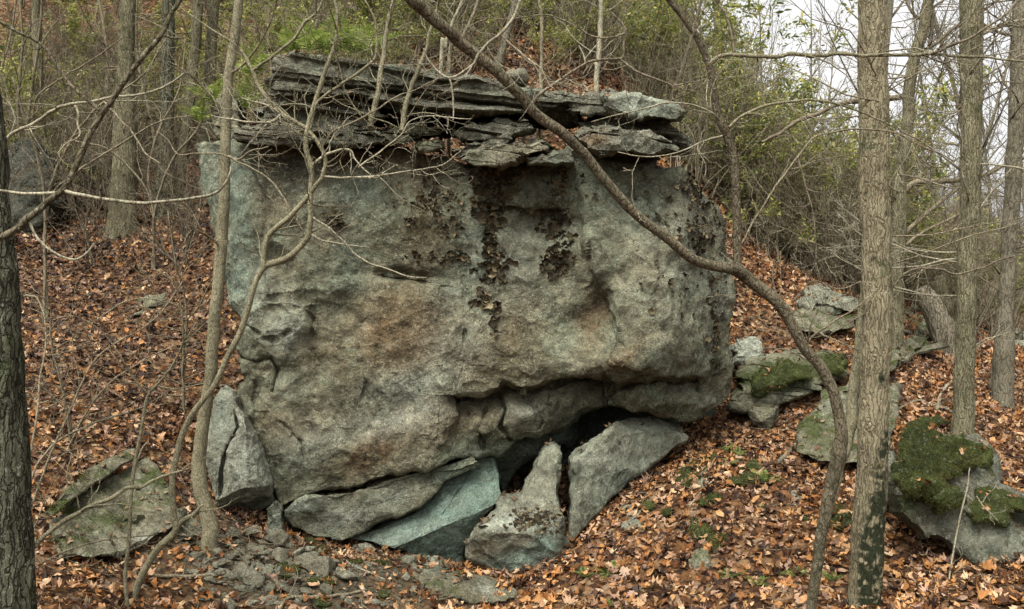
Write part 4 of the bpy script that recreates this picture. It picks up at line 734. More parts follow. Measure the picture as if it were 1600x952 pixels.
for k, row in enumerate([[(1446,78,8),(1453,74,7),(1469,63,6.4),(1491,44,6),(1540,14,5),(1580,-20,4)], [(1452,72,6),(1456,40,6),(1456,15,5),(1475,0,4)], [(1410,302,12),(1431,285,11),(1469,284,10),(1497,281,9),(1540,273,8),(1573,256,7),(1620,240,6)], [(1405,372,8),(1453,330,7),(1499,292,6),(1540,262,4)], [(1405,392,7),(1442,363,5.4),(1501,335,5),(1550,318,4)], [(1436,284,7),(1438,262,5),(1424,232,4),(1420,226,3)], [(1430,120,4),(1395,122,3),(1360,124,2.4)], [(1435,30,7),(1428,24,6),(1418,4,5),(1410,-30,4)]]):
    limb('branch', tr(11.0, *row), M['twig_dark'] if k in (0, 1) else M['twig'], t, 7, seed=120 + k, twigs=(10, .4, 1.3, (3, 2)))
t = tree_at('edge_tree', 1570, 520, 10.0, 'grey trunk at the right edge with dark knots', 'tree')
P, r = path(tr(10.0, (1568,545,34), (1571,500,29), (1575,420,26), (1581,295,27), (1588,180,28), (1594,60,29), (1600,-80,28)), 5); P, r = footed(P, r)
bark_tube('trunk', P, r, 64, 360, .006, 16, M['bark_far'], t, 6., 29, .15)
for k, row in enumerate([[(1582,290,5),(1590,330,4),(1596,370,3.4),(1590,400,2.6)], [(1596,60,6),(1560,50,5),(1520,30,4)]]):
    limb('branch', tr(10.0, *row), M['twig_dark'], t, 6, seed=130 + k, twigs=(8, .3, 1., (3, 2)))
t = tree_at('sapling', 1544, 630, 10.6, 'small crooked sapling in the leaves right of the olive trunk', 'tree')
limb('trunk', tr(10.6, (1543,640,9), (1544,623,8), (1551,585,8), (1557,555,7.5), (1566,508,7), (1571,481,6), (1580,430,5), (1592,380,4)), M['bark_far'], t, 8, seed=135, twigs=(8, .2, .8, (3, 2)))
# dead stump
t = tree_at('stump', 1478, 545, 12.0, 'weathered broken stump with twisted grain beside the tilted slab', 'stump')
P, r = path(tr(12.0, (1490,566,58), (1482,545,52), (1470,510,46), (1456,482,42), (1446,464,34), (1438,450,22)), 6); P, r = footed(P, r)
bark_tube('trunk', P, r, 90, 140, .05, 7, M['dead'], t, 7., 33, .1)
limb('snag', tr(12.0, (1478,520,26), (1476,480,24), (1471,455,22), (1468,440,20), (1466,432,14)), M['bark_olive'], t, 12, seed=140)
for k, row in enumerate([[(1486,548,16),(1500,562,12),(1512,580,7)], [(1470,545,14),(1458,556,10),(1440,570,6)]]):
    limb('root', tr(12.0, *row), M['dead'], t, 8, seed=141 + k)
# fallen dark bough on the far bank
t = tree_at('fallen_bough', 1217, 209, 11.5, 'dark crooked dead bough lying in the brush left of the beige trunk', 'branch')
limb('stem', tr(11.5, (1190,222,4), (1217,209,6), (1246,190,7), (1280,177,7), (1300,166,7), (1321,160,8), (1345,158,9), (1420,150,10)), M['twig_dark'], t, 8, seed=145, twigs=(6, .3, .8, (3,)))

# the saplings on the ledge
for k, (row, Y, lb, mt) in enumerate([([(579,200,12),(580,188,11),(589,150,10),(596,109,9),(601,68,8),(607,33,8),(615,0,7),(626,-60,6)], 7.45, 'small sapling rooted in the gap of the ledge, left of the two', 'bark_slim'),
        ([(628,206,12),(631,190,10),(635,158,9),(648,123,8),(664,82,7),(672,49,6),(690,-10,5),(700,-50,4)], 7.4, 'small sapling rooted in the gap of the ledge, right of the two', 'bark_slim'),
        ([(932,152,9),(935,104,9),(938,50,9),(940,0,8),(942,-80,8)], 9.6, 'pale straight sapling behind the tilted green slab', 'twig_pale'),
        ([(779,128,16),(781,100,14),(785,79,13),(796,40,12),(807,0,12),(820,-60,11)], 10.5, 'grey sapling behind the stone on the ledge', 'bark_far'),
        ([(845,146,7),(845,120,6),(847,63,6),(843,0,5),(838,-50,5)], 10.2, 'thin dark sapling behind the middle of the ledge', 'twig'),
        ([(689,108,7),(696,76,6),(702,49,6),(712,24,5),(724,0,5),(740,-40,4)], 10.0, 'slender stem leaning right behind the longest slab', 'twig_pale'),
        ([(702,112,7),(716,70,6),(734,36,6),(748,0,5),(765,-40,4)], 10.3, 'second slender stem leaning right behind the longest slab', 'twig')]):
    b = at(row[0][0], row[0][1], Y); t = empty('sapling', tuple(b), lb, 'tree')
    a_ = np.array(row, float); pts = at(a_[:, 0], a_[:, 1], Y)
    rows_ = tr(Y, *row)
    if k >= 2:
        zb = G(pts[0][0], Y); py0 = 476 - (zb - .1 - CZ) / (S * Y); rows_ = [(row[0][0], max(py0, row[0][1] + 4), row[0][2], Y)] + rows_
    limb('trunk', rows_, M[mt], t, 9, seed=150 + k, twigs=(14, .3, 1.1, (4, 2)))

# limbs of the tree left of the camera, out of focus close by
t = empty('bare_tree', (-2.75, 3.05, G(-2.75, 3.05)), 'close bare branches crossing the top left corner, silver barked', 'tree')
P = np.array([[-2.75, 3.05, G(-2.75, 3.05) - .1], [-2.72, 3.05, 1.4], [-2.6, 3.03, 2.0], [-2.7, 3.1, 3.2], [-2.62, 3.2, 4.6], [-2.8, 3.3, 6.2]]); tube_g = Geo(); tube(tube_g, spline(P, 6), np.linspace(.05, .014, 31), 10); kid('trunk', tube_g.mesh('trunk', True, base_of(t)), M['bark_brown'], t)
limb('limb', [(-400,470,14,3.03)] + tr(3.0, (-200,440,13), (0,372,12), (44,341,11.5), (88,306,11), (103,288,11), (121,256,10.5), (141,207,10), (171,161,9.5), (202,118,9), (227,86,8.5), (252,55,8), (270,20,7.5), (280,0,7), (300,-60,6)), M['bark_brown'], t, 10, seed=160, twigs=(3, .05, .12, (1,)))
limb('branch', tr(3.0, (160,175,7), (134,154,6.4), (108,131,6), (83,96,6), (71,78,6), (50,60,5.5), (10,40,5), (-60,10,4)), M['bark_brown'], t, 8, seed=161, twigs=(3, .05, .12, (1,)))
limb('branch', tr(3.0, (92,302,6), (59,304,5.6), (29,303,5), (0,297,4.6), (-60,290,4)), M['twig_pale'], t, 7, seed=162)
limb('branch', tr(3.0, (97,297,7), (112,303,6.4), (165,312,6), (221,318,6), (265,315,5.6), (300,309,5.4), (335,301,5), (350,289,4.6), (358,276,4), (362,265,3)), M['twig_pale'], t, 7, seed=163, twigs=(3, .03, .08, (1,)))
limb('branch', tr(3.0, (44,345,5), (59,373,4.6), (88,397,4.4), (118,406,4), (135,397,3.4), (147,382,2.6)), M['twig_pale'], t, 6, seed=164)
limb('branch', tr(3.0, (252,56,5), (268,60,4), (290,58,2.6)), M['bark_brown'], t, 6, seed=165)

# trunks on the bank at the left
for k, (row, Y, lb, sd) in enumerate([([(190,372,58),(192,340,50),(194,280,45),(196,200,40),(197,120,32),(199,60,27),(202,-40,23)], 12.1, 'thick rough trunk standing on the leafy bank at the left', 96),
        ([(254,305,34),(256,270,28),(260,214,25),(262,120,23),(263,25,22),(264,-60,20)], 12.4, 'black thin trunk right of the thick rough one on the bank', 48),
        ([(276,300,26),(282,260,23),(291,200,21),(299,120,20),(306,50,19),(314,-60,17)], 12.6, 'brown trunk leaning right beside the black thin one', 48),
        ([(322,230,22),(326,160,20),(330,80,19),(333,0,18),(336,-80,17)], 12.9, 'pale trunk in the brush just left of the slim one', 48),
        ([(66,300,20),(64,220,18),(60,120,17),(57,20,16),(55,-80,15)], 14., 'dim trunk in the brush above the hillside outcrop', 40)]):
    t = tree_at('bank_tree', row[0][0], row[0][1], Y, lb, 'tree')
    P, r = path(tr(Y, *row), 5); P, r = footed(P, r)
    bark_tube('trunk', P, r, sd, 260, .010, 12, M['bark_dark'] if k == 1 else M['bark_olive'], t, 5., 40 + k, .15)
    ge = Geo(); rs = np.random.RandomState(300 + k)
    for q in range(10):
        i_ = rs.randint(8, len(P) - 1); a = rs.uniform(0, 6.28); grow(ge, P[i_], (math.cos(a), .6 * math.sin(a), rs.uniform(-.2, .4)), rs.uniform(.5, 1.5), .009, 0, rs, .2, .03, (4, 3), (4, 3, 3))
    kid('branches', ge.mesh('branches', True, base_of(t)), M['twig'], t)['kind'] = 'stuff'

# more side branches on the big trunks, and the pale tangled shrubs on the left bank
for nm, y0, y1, n_, L0, L1, mt in (('beige_tree', 1.4, 4.2, 9, .8, 1.8, 'twig'), ('olive_tree', 1.5, 5.6, 14, .8, 2.2, 'twig_pale'), ('leaning_tree', 2., 6.5, 14, 1., 2.4, 'twig'), ('edge_tree', 2., 6.5, 14, 1., 2.4, 'twig_dark')):
    t = bpy.data.objects[nm]; tk = [c for c in t.children if c.name.startswith('trunk')][0]; V = np.array([v.co[:] for v in tk.data.vertices])[::37] + base_of(t); V = V[(V[:, 2] > y0) & (V[:, 2] < y1)]
    rs = np.random.RandomState(len(nm)); ge = Geo()
    for _ in range(n_):
        p = V[rs.randint(len(V))]; a = rs.uniform(0, 6.28); grow(ge, p, (math.cos(a), .5 * math.sin(a), rs.uniform(-.1, .5)), rs.uniform(L0, L1), .010 if 'beige' not in nm else .006, 0, rs, .16, .05, (6, 4, 3), (5, 3, 3), (25, 65), (.3, .6), 8, .15, .0018)
    kid('branches', ge.mesh('branches', True, base_of(t)), M[mt], t)['kind'] = 'stuff'
for k, (px, Y, rows, lb) in enumerate([
    (6, 7.6, [[(8,300,7),(8,224,6),(50,194,6),(81,174,6),(101,165,6),(141,159,5.4),(176,152,5),(227,146,4),(265,131,3.4),(290,113,2.6)], [(50,194,4),(60,150,3.6),(100,120,3),(150,90,2.6),(190,60,2)], [(115,163,4),(122,175,4),(122,195,3.6),(124,212,3.4),(105,224,3),(90,240,2.6)], [(160,156,3),(180,178,3),(205,205,3),(228,240,2.6),(250,256,2)]], 'grey bare shrub reaching a long pale branch across the left bank'),
    (70, 9.4, [[(70,330,5),(60,250,5),(40,190,4),(20,120,3)], [(72,330,5),(100,240,4.4),(150,170,4),(220,120,3),(260,60,2.4)], [(74,328,4),(120,270,4),(180,230,3.4),(250,190,2.6),(300,180,2)]], 'tangled pale shrub before the thick rough trunk'),
    (285, 8.6, [[(286,560,4),(292,500,4),(286,450,3.4),(276,420,3),(262,330,2.4)], [(288,520,3),(310,480,3),(330,440,2.6),(360,400,2)], [(287,500,3),(250,470,2.6),(200,470,2.2),(150,500,1.8)]], 'slender bare shrub on the leafy slope left of the boulder'),
    (110, 7.4, [[(112,700,4),(100,620,4),(80,540,3.6),(78,480,3),(60,462,2.6),(40,458,2)], [(112,690,3.6),(160,610,3),(230,560,2.6),(300,530,2)], [(108,650,3),(60,600,2.6),(30,580,2)]], 'thin grey shrub in the leaves right of the far left trunk'),
    (240, 11., [[(240,330,5),(232,270,5),(250,200,4),(280,140,3.4),(290,60,2.6)], [(242,330,4),(270,250,4),(310,200,3),(330,140,2.4)], [(238,320,4),(200,260,4),(160,230,3),(110,220,2.4)]], 'pale tangled shrub between the trunks of the left bank')]):
    b = base_at(px, 300, Y); t = empty('bare_shrub', tuple(b), lb, 'shrub', 'bare shrubs on the left bank')
    for q, row in enumerate(rows):
        if k in (1, 2, 3, 4): z0 = G(*at(row[0][0], row[0][1], Y)[:2]); row = [(row[0][0], max(row[0][1] + 3, 476 - (z0 - .1 - CZ) / (S * Y)), row[0][2])] + row
        limb('branch', tr(Y, *row, Y2=Y - .5), M['twig_pale'] if k == 0 and q == 0 else M['twig'], t, 6, seed=700 + 10 * k + q, twigs=(8, .2, .8, (3, 2)))
# ------------------------------------------------------------------ leaves on the ground
def leaf_shape(kind, rs):
    """a curled leaf: outline fan round the midrib, about 10 cm long"""
    if kind == 'oak':
        half = [(0, .0), (.06, .10), (.16, .16), (.13, .25), (.26, .36), (.17, .45), (.30, .60), (.18, .68), (.20, .82), (.08, .93), (0, 1.)]
    elif kind == 'maple':
        half = [(0, .0), (.12, .04), (.34, .02), (.24, .22), (.50, .36), (.30, .44), (.36, .62), (.18, .60), (.12, .80), (0, 1.)]
    else:
        half = [(0, 0), (.12, .12), (.22, .32), (.24, .5), (.18, .72), (.08, .9), (0, 1.)]
    h = np.array(half); pts = np.vstack([h, (h * (-1, 1))[-2:0:-1]]); n = len(pts)
    pts = pts * rs.uniform(.85, 1.15, (n, 2)); c = np.array([[0, .48]]); P = np.vstack([c, pts]) - (0, .48)
    a, b, tw = rs.uniform(-1.5, 3.2), rs.uniform(-1.1, 2.2), rs.uniform(-1.8, 1.8)
    z = a * P[:, 0] ** 2 + b * P[:, 1] ** 2 * .8 + tw * P[:, 0] * P[:, 1] + rs.normal(size=n + 1) * .035
    V = np.stack([P[:, 0], P[:, 1], z], -1); T = np.array([(0, 1 + k, 1 + (k + 1) % n) for k in range(n)])
    return V, T
_rs = np.random.RandomState(77)
LEAVES = [leaf_shape(k, _rs) for k in ['oak'] * 5 + ['maple'] * 5 + ['oval'] * 4]
def rotmats(nrm, rs, tilt):
    n = len(nrm); z = nrm + rs.normal(size=(n, 3)) * tilt; z /= np.linalg.norm(z, axis=1)[:, None]
    a = rs.normal(size=(n, 3)); x = np.cross(a, z); x /= np.linalg.norm(x, axis=1)[:, None]; y = np.cross(z, x)
    return np.stack([x, y, z], -1)
def scatter(name, shapes, P, Rm, size, mat, smooth=False):
    Vs, Ts, n = [], [], 0; ch = np.random.RandomState(len(P)).randint(0, len(shapes), len(P))
    for k, (V, T) in enumerate(shapes):
        m = np.where(ch == k)[0]
        if not len(m): continue
        W = np.einsum('nij,vj->nvi', Rm[m], V) * size[m, None, None] + P[m, None, :]
        Vs.append(W.reshape(-1, 3)); Ts.append((T[None] + (np.arange(len(m)) * len(V))[:, None, None] + n).reshape(-1, 3)); n += len(m) * len(V)
    return mesh_np(name, np.concatenate(Vs), [np.concatenate(Ts)], smooth)
def ground_normal(x, y, e=.06):
    dx = (gz(x + e, y) - gz(x - e, y)) / (2 * e); dy = (gz(x, y + e) - gz(x, y - e)) / (2 * e)
    n = np.stack([-dx, -dy, np.ones_like(dx)], -1); return n / np.linalg.norm(n, axis=1)[:, None]
def bare_at(x, y): return sstep(1.5, .4, np.hypot((x + 1.75) / 1.25, (y - 7.0) / .75))
rs = np.random.RandomState(5)
n0 = 105000; Y = np.sqrt(rs.uniform(4.3 ** 2, 17.5 ** 2, n0)); X = rs.uniform(-.66, .66, n0) * Y
n1 = 26000; Y1 = np.sqrt(rs.uniform(4. ** 2, 17 ** 2, n1)); X1 = rs.uniform(.66, .95, n1) * Y1 * np.where(rs.uniform(size=n1) < .5, -1, 1); X = np.concatenate([X, X1]); Y = np.concatenate([Y, Y1]); n0 = len(X)
keep = (rs.uniform(size=n0) > .72 * bare_at(X, Y)) & (rs.uniform(size=n0) < np.where(Y > 13, .75, 1)); X, Y = X[keep], Y[keep]
nr_ = ground_normal(X, Y); Pz = np.stack([X, Y, gz(X, Y) + rs.uniform(.0, .035, len(X))], -1)
sz = (.028 + .075 * rs.uniform(size=len(X)) ** 1.4) * np.where(Y > 11, 1.25, 1)
Rl = rotmats(nr_, rs, .38); darker = rs.uniform(size=len(X)) < .12 + .62 * sstep(.2, -2.2, X - .12 * Y + 1.2 * fbm(np.stack([X, Y, 0 * X], -1), .6, 3)) * sstep(6.6, 8.6, Y)  # darker brown leaves, drawn more often up the left slope
for q, lb in ((~darker, 'thick litter of tan and orange fallen leaves over the slope'), (darker, 'dark brown leaves among the litter, most on the left bank')):
    tag(link('leaf_litter', scatter('leaf_litter', LEAVES, Pz[q], Rl[q], sz[q], None), M['leaf_dark'] if q is darker else M['leaf']), lb, kind='stuff')
# leaves lying on the stones
Vs_, Ns_ = [], []
for V, Q in SOLID:
    a, b_, c_, d_ = (V[Q[:, k]] for k in range(4)); fn = np.cross(c_ - a, d_ - b_); ar = np.linalg.norm(fn, axis=1) + 1e-12; nz = fn[:, 2] / ar; cen = (a + c_) / 2
    ok = np.where((nz > .72) & (cen[:, 1] < 12.5))[0]
    if not len(ok): continue
    A = ar[ok].sum() / 2; n = min(int(A * 46) + 1, 260); pk = rs.choice(ok, n, p=ar[ok] / ar[ok].sum()); Vs_.append(cen[pk]); Ns_.append((fn / ar[:, None])[pk])
Vs_ = np.concatenate(Vs_); Ns_ = np.concatenate(Ns_); Vs_ = Vs_ + Ns_ * .012
tag(link('leaf_litter', scatter('leaf_litter', LEAVES, Vs_, rotmats(Ns_, rs, .3), rs.uniform(.035, .075, len(Vs_)), None), M['leaf_dry']), 'dry leaves caught on the rocks and ledges', kind='stuff')
# fallen twigs in the litter
n = 2600; Y = np.sqrt(rs.uniform(4.6 ** 2, 13 ** 2, n)); X = rs.uniform(-.64, .64, n) * Y; X = np.where(rs.uniform(size=n) < .35, -np.abs(X), X); gt = Geo()
Zt = gz(X, Y)
for k in range(n):
    a = rs.uniform(0, 6.28); L = .05 + .40 * rs.uniform() ** 3; d = np.array([math.cos(a), math.sin(a), 0]) * L; p0 = np.array([X[k], Y[k], Zt[k] + .03]); p1 = p0 + d
    dz = (G(p1[0], p1[1]) + .035 + rs.uniform(0, .05) - p1[2]) if L > .15 else rs.uniform(-.01, .03); p1[2] += dz
    tube(gt, np.array([p0, (p0 + p1) / 2 + rs.normal(size=3) * L * .06, p1]), rs.uniform(.0012, .0038) * np.array([1, .9, .5]), 3, False)
tag(link('twig_litter', gt.mesh('twig_litter', True), M['twig']), 'small dead twigs strewn through the fallen leaves', kind='stuff')
# the nearest leaves, each an object: parts of the ground
big = [mesh_np('leaf', V * .09, [T], True) for V, T in LEAVES]
for me in big: me.materials.append(M['leaf_single'])
cnt = 0
while cnt < 280:
    y = math.sqrt(rs.uniform(4.6 ** 2, 9.5 ** 2)); x = rs.uniform(-.6, .6) * y; z = G(x, y); py = 476 - (z - CZ) / (S * y)
    if py > 965 or bare_at(np.array([x]), np.array([y]))[0] > .3 and rs.uniform() < .7: continue
    o = bpy.data.objects.new('leaf', big[rs.randint(len(big))]); COL.objects.link(o); o.parent = ground
    nn = ground_normal(np.array([x]), np.array([y])); Rm = rotmats(nn, rs, .30)[0]
    from mathutils import Matrix
    o.matrix_local = Matrix.Translation((x, y, z + .045)) @ Matrix(Rm.tolist()).to_4x4() @ Matrix.Scale(rs.uniform(.75, 1.35), 4); cnt += 1

# ------------------------------------------------------------------ rock tripe on the boulder's face
def flake(rs):
    n = 11; a = np.linspace(0, 2 * math.pi, n, endpoint=False); r = rs.uniform(.45, 1.25, n); z = .16 + .55 * rs.uniform(-.6, 1., n)
    V = np.vstack([[0, 0, 0], np.stack([.55 * r * np.cos(a), .55 * r * np.sin(a), .35 * z], -1), np.stack([r * np.cos(a), r * np.sin(a), z], -1)])
    T = [(0, 1 + k, 1 + (k + 1) % n) for k in range(n)]
    for k in range(n): j = (k + 1) % n; T += [(1 + k, 1 + n + k, 1 + n + j), (1 + k, 1 + n + j, 1 + j)]
    return V, np.array(T)
FL = [flake(_rs) for _ in range(7)]
V_, N_, FX, FY = SURF['boulder']
def on_face(px, py):
    k = int(np.argmin((FX - px) ** 2 + (FY - py) ** 2)); return V_[k], N_[k]
clusters = [(770,300,22,36,70),(768,345,16,40,60),(770,405,20,34,70),(768,270,34,12,34),(800,290,14,18,16),(872,360,18,26,46),(870,400,20,32,56),(874,288,16,16,22),(686,300,24,26,46),(676,272,20,14,20),(660,322,12,10,10),(646,402,16,8,14),(684,404,14,8,14),(716,402,16,9,22),(520,342,14,16,22),(532,352,6,10,8),(760,466,16,12,16),(775,490,6,18,10),(1086,378,12,22,55),(1108,372,12,10,22),(1116,520,8,40,48),(1096,310,16,14,34),(1070,290,26,10,26),(1075,345,40,30,34),(1060,440,50,60,40),(1118,450,12,40,30),(1122,580,8,20,14),(690,330,34,14,16),(705,370,20,20,14),(640,345,40,30,14),(560,255,60,14,8),(745,300,16,30,16),(1122,330,8,30,26),(1100,278,24,6,22),(1134,400,5,40,18),(1105,330,20,30,16),(925,300,20,20,6),(600,270,20,10,6),(848,345,26,16,12)]
pts = [(rs.normal(cx, sx * .62), rs.normal(cy, sy * .62)) for cx, cy, sx, sy, n in clusters for _ in range(n)]
fm = [mesh_np('rock_tripe', V, [T], False) for V, T in FL]
mt = M['tripe']
for me in fm: me.materials.append(M['tripe'])
P_, Rr, ss = [], [], []
order = rs.permutation(len(pts)); nobj = 0
for q in order:
    p, n = on_face(*pts[q]); s_ = .014 + .034 * rs.uniform() ** 1.5; s_ *= (1.15 if 730 < pts[q][0] < 900 else .8)
    Rm = rotmats(n[None] + np.array([[0, 0, -.35]]), rs, .35)[0]
    if s_ > .027 and nobj < 150:
        o = bpy.data.objects.new('rock_tripe', fm[rs.randint(len(fm))]); COL.objects.link(o); o.parent = boulder
        o.matrix_local = Matrix.Translation(tuple(p + n * .004)) @ Matrix(Rm.tolist()).to_4x4() @ Matrix.Scale(s_ * 1.1, 4); nobj += 1
    else: P_.append(p + n * .004); Rr.append(Rm); ss.append(s_)
tag(link('lichen', scatter('lichen', FL, np.array(P_), np.array(Rr), np.array(ss), None, False), M['tripe'], boulder), kind='stuff')
# black crust of tripe on the pointed block
V_, N_, FX, FY = SURF['pointed_block']; P_, Rr, ss = [], [], []
for _ in range(190):
    p, n = on_face(rs.normal(838, 19), rs.normal(812, 9)); P_.append(p + n * .003); Rr.append(rotmats(n[None], rs, .4)[0]); ss.append(rs.uniform(.009, .024))
tag(link('lichen', scatter('lichen', FL, np.array(P_), np.array(Rr), np.array(ss), None, False), M['tripe'], bpy.data.objects['pointed_block']), kind='stuff')

# ------------------------------------------------------------------ moss
def tufts(name, V, Nn, n, h, parent, mat='moss'):
    k = rs.randint(0, len(V), n); p = V[k] + rs.normal(size=(n, 3)) * .009; d = Nn[k] + rs.normal(size=(n, 3)) * .7 + (0, 0, .25); d /= np.linalg.norm(d, axis=1)[:, None]
    s_ = np.cross(d, rs.normal(size=(n, 3))); s_ /= np.linalg.norm(s_, axis=1)[:, None]; hh = h * rs.uniform(.5, 1.3, (n, 1)); w_ = hh * .3
    W = np.stack([p - s_ * w_, p + s_ * w_, p + d * hh], 1).reshape(-1, 3)
    o = link(name, mesh_np(name, W, [np.arange(n * 3).reshape(-1, 3)], False), M[mat], parent); o['kind'] = 'stuff'; return o
MB_ = rock_mat('moss_body', (.016, .022, .006), (.038, .050, .012), (.078, .088, .024), (.09, .10, .03), .4, 30)
def moss(outline, Yf, label, seed, thick=.2, h=.006, dens=46000, rim=.06, amp=.045, jit=9, follow=1, n=170):
    o = rock('moss_cushion', outline, Yf, thick=thick, rim=rim, dome=0, amp=(amp, .16, 4), fac=(), post=lambda V_p, n_p: V_p + n_p * (amp * 2.2 * np.abs(fbm(V_p, 5.5, 2, seed=seed)) + amp * .5 * np.abs(fbm(V_p, 16, 2, seed=seed + 1)) - amp * .5)[:, None], nang=n, nr=26, nb=10, jit=jit, seed=seed, mat=MB_, follow=follow, label=label, cat='moss', solid=False)
    V, Nn, _, _ = SURF[o.name]; q = V.reshape(26, n, 3); area = np.linalg.norm(np.cross(q[1:, 1:] - q[:-1, :-1], q[1:, :-1] - q[:-1, 1:]), axis=-1).sum() / 2
    # even cover: pick points by ring, outer rings are longer
    wt = np.repeat(np.linspace(.05, 1, 26), n); kk = rs.choice(len(V), 6000, p=wt / wt.sum()); tufts('tufts', V[kk], Nn[kk], int(area * dens), h, o)
    return o
def sd_above(pts, Y0, up):   # depth that falls back above a walk
    def f(x, y):
        d, sd = pl_dist(x, y, pts); return Y0 + np.where(sd < 0, d * up, -d * .0006)
    return f
rowm = [(1398,762),(1420,764),(1450,752),(1480,770),(1500,790),(1540,800),(1600,800)]
moss([(1404,760),(1401,728),(1406,700),(1412,674),(1436,660),(1462,672),(1478,684),(1504,684),(1530,696),(1545,710),(1538,726),(1512,730),(1492,744),(1472,746),(1470,760),(1484,776),(1482,796),(1468,798),(1458,780),(1440,768),(1420,774)], sd_above(rowm, 6.26, .0105), 'thick bright green moss mat on top of the mossy boulder', 401, .2, .007, rim=.05, amp=.075)
moss([(1478,760),(1500,768),(1500,790),(1480,800),(1466,784)], plane(1484, 780, 6.22, 0, -.3), 'hanging lobe of moss over the boulder edge below the mat', 402)
moss([(1520,762),(1545,760),(1580,768),(1600,780),(1640,790),(1640,800),(1590,796),(1572,812),(1556,818),(1530,810),(1505,800),(1500,786),(1530,786)], sd_above([(1490,808),(1560,818),(1640,812)], 6.25, .009), 'dark green moss along the edge of the boulder at lower right', 403)
moss([(1490,660),(1470,652),(1440,655),(1420,664),(1450,668)], on_ground(.09), 'low moss at the foot of the olive trunk', 404, .15)
moss([(1178,610),(1172,590),(1186,574),(1206,580),(1222,566),(1250,572),(1270,578),(1262,590),(1236,592),(1218,606),(1196,614)], sd_above([(1150,612),(1215,600),(1300,590)], 9.24, .0085), 'dark moss covering the overhanging ledge right of the boulder', 405, .2, .007)
moss([(1278,560),(1290,552),(1316,552),(1320,570),(1310,584),(1290,582)], plane(1300, 568, 9.5, 0, -.9), 'dark moss pad behind the leaning forked trunk', 406, .2)
moss([(366,222),(370,210),(386,202),(402,204),(414,212),(416,222),(398,226)], plane(392, 214, 7.74, 0, -.2), 'round yellow green moss cushion on the boulder top at left', 407, .2, .009, follow=.8)
moss([(1078,824),(1084,812),(1110,824),(1120,836),(1140,838),(1142,850),(1118,862),(1106,876),(1096,868),(1090,842)], on_ground(.09), 'irregular moss patch in the leaves right of the bottom middle', 408, .08, .009, rim=.03)
moss([(1056,752),(1066,738),(1090,724),(1110,712),(1118,716),(1098,734),(1084,748),(1070,762)], on_ground(.09), 'moss strip beside the flat stone below the leaning slab', 409, .1, rim=.03)
moss([(1140,740),(1150,728),(1180,726),(1192,740),(1180,752),(1150,752)], on_ground(.09), 'moss among the ferns on the leaves right of the slab', 410, .1, rim=.03)
moss([(1090,786),(1100,772),(1122,770),(1126,778),(1110,796)], on_ground(.09), 'small dark moss patch below the flat mossy stone', 411, .1, rim=.03)
moss([(1182,792),(1194,784),(1210,786),(1208,794),(1192,800)], on_ground(.09), 'small dark moss cushion left of the low pale stone', 412, .1, rim=.03)
moss([(1290,800),(1300,790),(1325,792),(1330,820),(1310,834),(1292,826)], on_ground(.09), 'dark moss at the foot of the forked tree', 413, .15, rim=.04)
moss([(1210,672),(1216,672),(1218,686),(1208,690),(1204,682)], plane(1211, 680, 9.05, 0, -.3), 'tiny dark moss ball against the tapering prop stone', 414, .1, rim=.03)
for k, (x, y, a, b_, Y, lb) in enumerate([(492,842,18,9,7.45,'green moss cushion against the lower rock layer'),(500,858,13,8,7.3,'bright round moss cushion just below the first one at the boulder foot'),(450,890,20,13,6.95,'largest green moss cushion in the rubble by the white stone'),(556,874,13,8,7.15,'yellow green moss cushion right of the rubble'),(608,874,26,8,7.15,'dark flat moss cushion below the green rock'),(490,908,12,7,6.8,'small moss cushion in front of the white stone'),(516,908,10,6,6.8,'smaller moss cushion on the round flat stone'),(505,941,14,7,6.55,'dark moss cushion under the stick at the bottom'),(600,928,8,7,6.7,'tiny moss tuft in the leaves below the boulder'),(683,940,7,8,6.7,'tiny moss tuft at the bottom left of the pointed block'),(1260,808,12,8,7.2,'little moss cushion in the leaves left of the forked tree'),(1012,790,12,8,7.5,'little dark moss cushion above the pale stone in the leaves'),(1040,800,9,6,7.4,'little dark moss cushion right of the pale stone in the leaves')]):
    moss([(x + a * math.cos(q), y + b_ * math.sin(q) * (1 if math.sin(q) > 0 else 1.)) for q in np.linspace(0, 2 * math.pi, 12)[:-1]], on_ground(.10), lb, 420 + k, .1, .007, rim=.035, amp=.012, jit=2, n=70)

# thin moss creeping over the stone round the cushions
def creep(name, fn, n, h=.007, lo=.25):
    V, Nn, px, py = SURF[name]; wt = np.clip(fn(px, py) + .9 * fbm(V, 4.5, 4, seed=33) + .35 * fbm(V, 18, 2, seed=34) - lo, 0, 1)
    gap = np.linalg.norm(np.roll(V, -1, 0) - V, axis=1); wt = wt * np.clip(gap, 0, .1)
    k = rs.choice(len(V), n, p=wt / wt.sum()); tufts('moss', V[k], Nn[k], n, h, bpy.data.objects[name])
creep('mossy_boulder', bl((1470,720,80,60,0,1.),(1560,800,90,26,10,.9),(1425,780,26,30,0,.5)), 26000)
creep('mossy_ledge', bl((1215,585,80,24,-5,1.),(1305,566,30,22,0,.9)), 14000)
creep('broad_slab', bl((1300,690,70,30,0,.6),(1270,640,30,40,0,.4)), 5000, lo=.35)
creep('tilted_plate', bl((84,795,20,16,0,1.),(120,735,20,20,0,.8)), 3000)
creep('tilted_plate.001', bl((180,812,30,16,0,.9),(150,806,30,14,0,.6)), 2600)
creep('ledge_slab', bl((560,95,120,12,0,.7),(700,125,60,8,0,.5)), 4000, lo=.3)

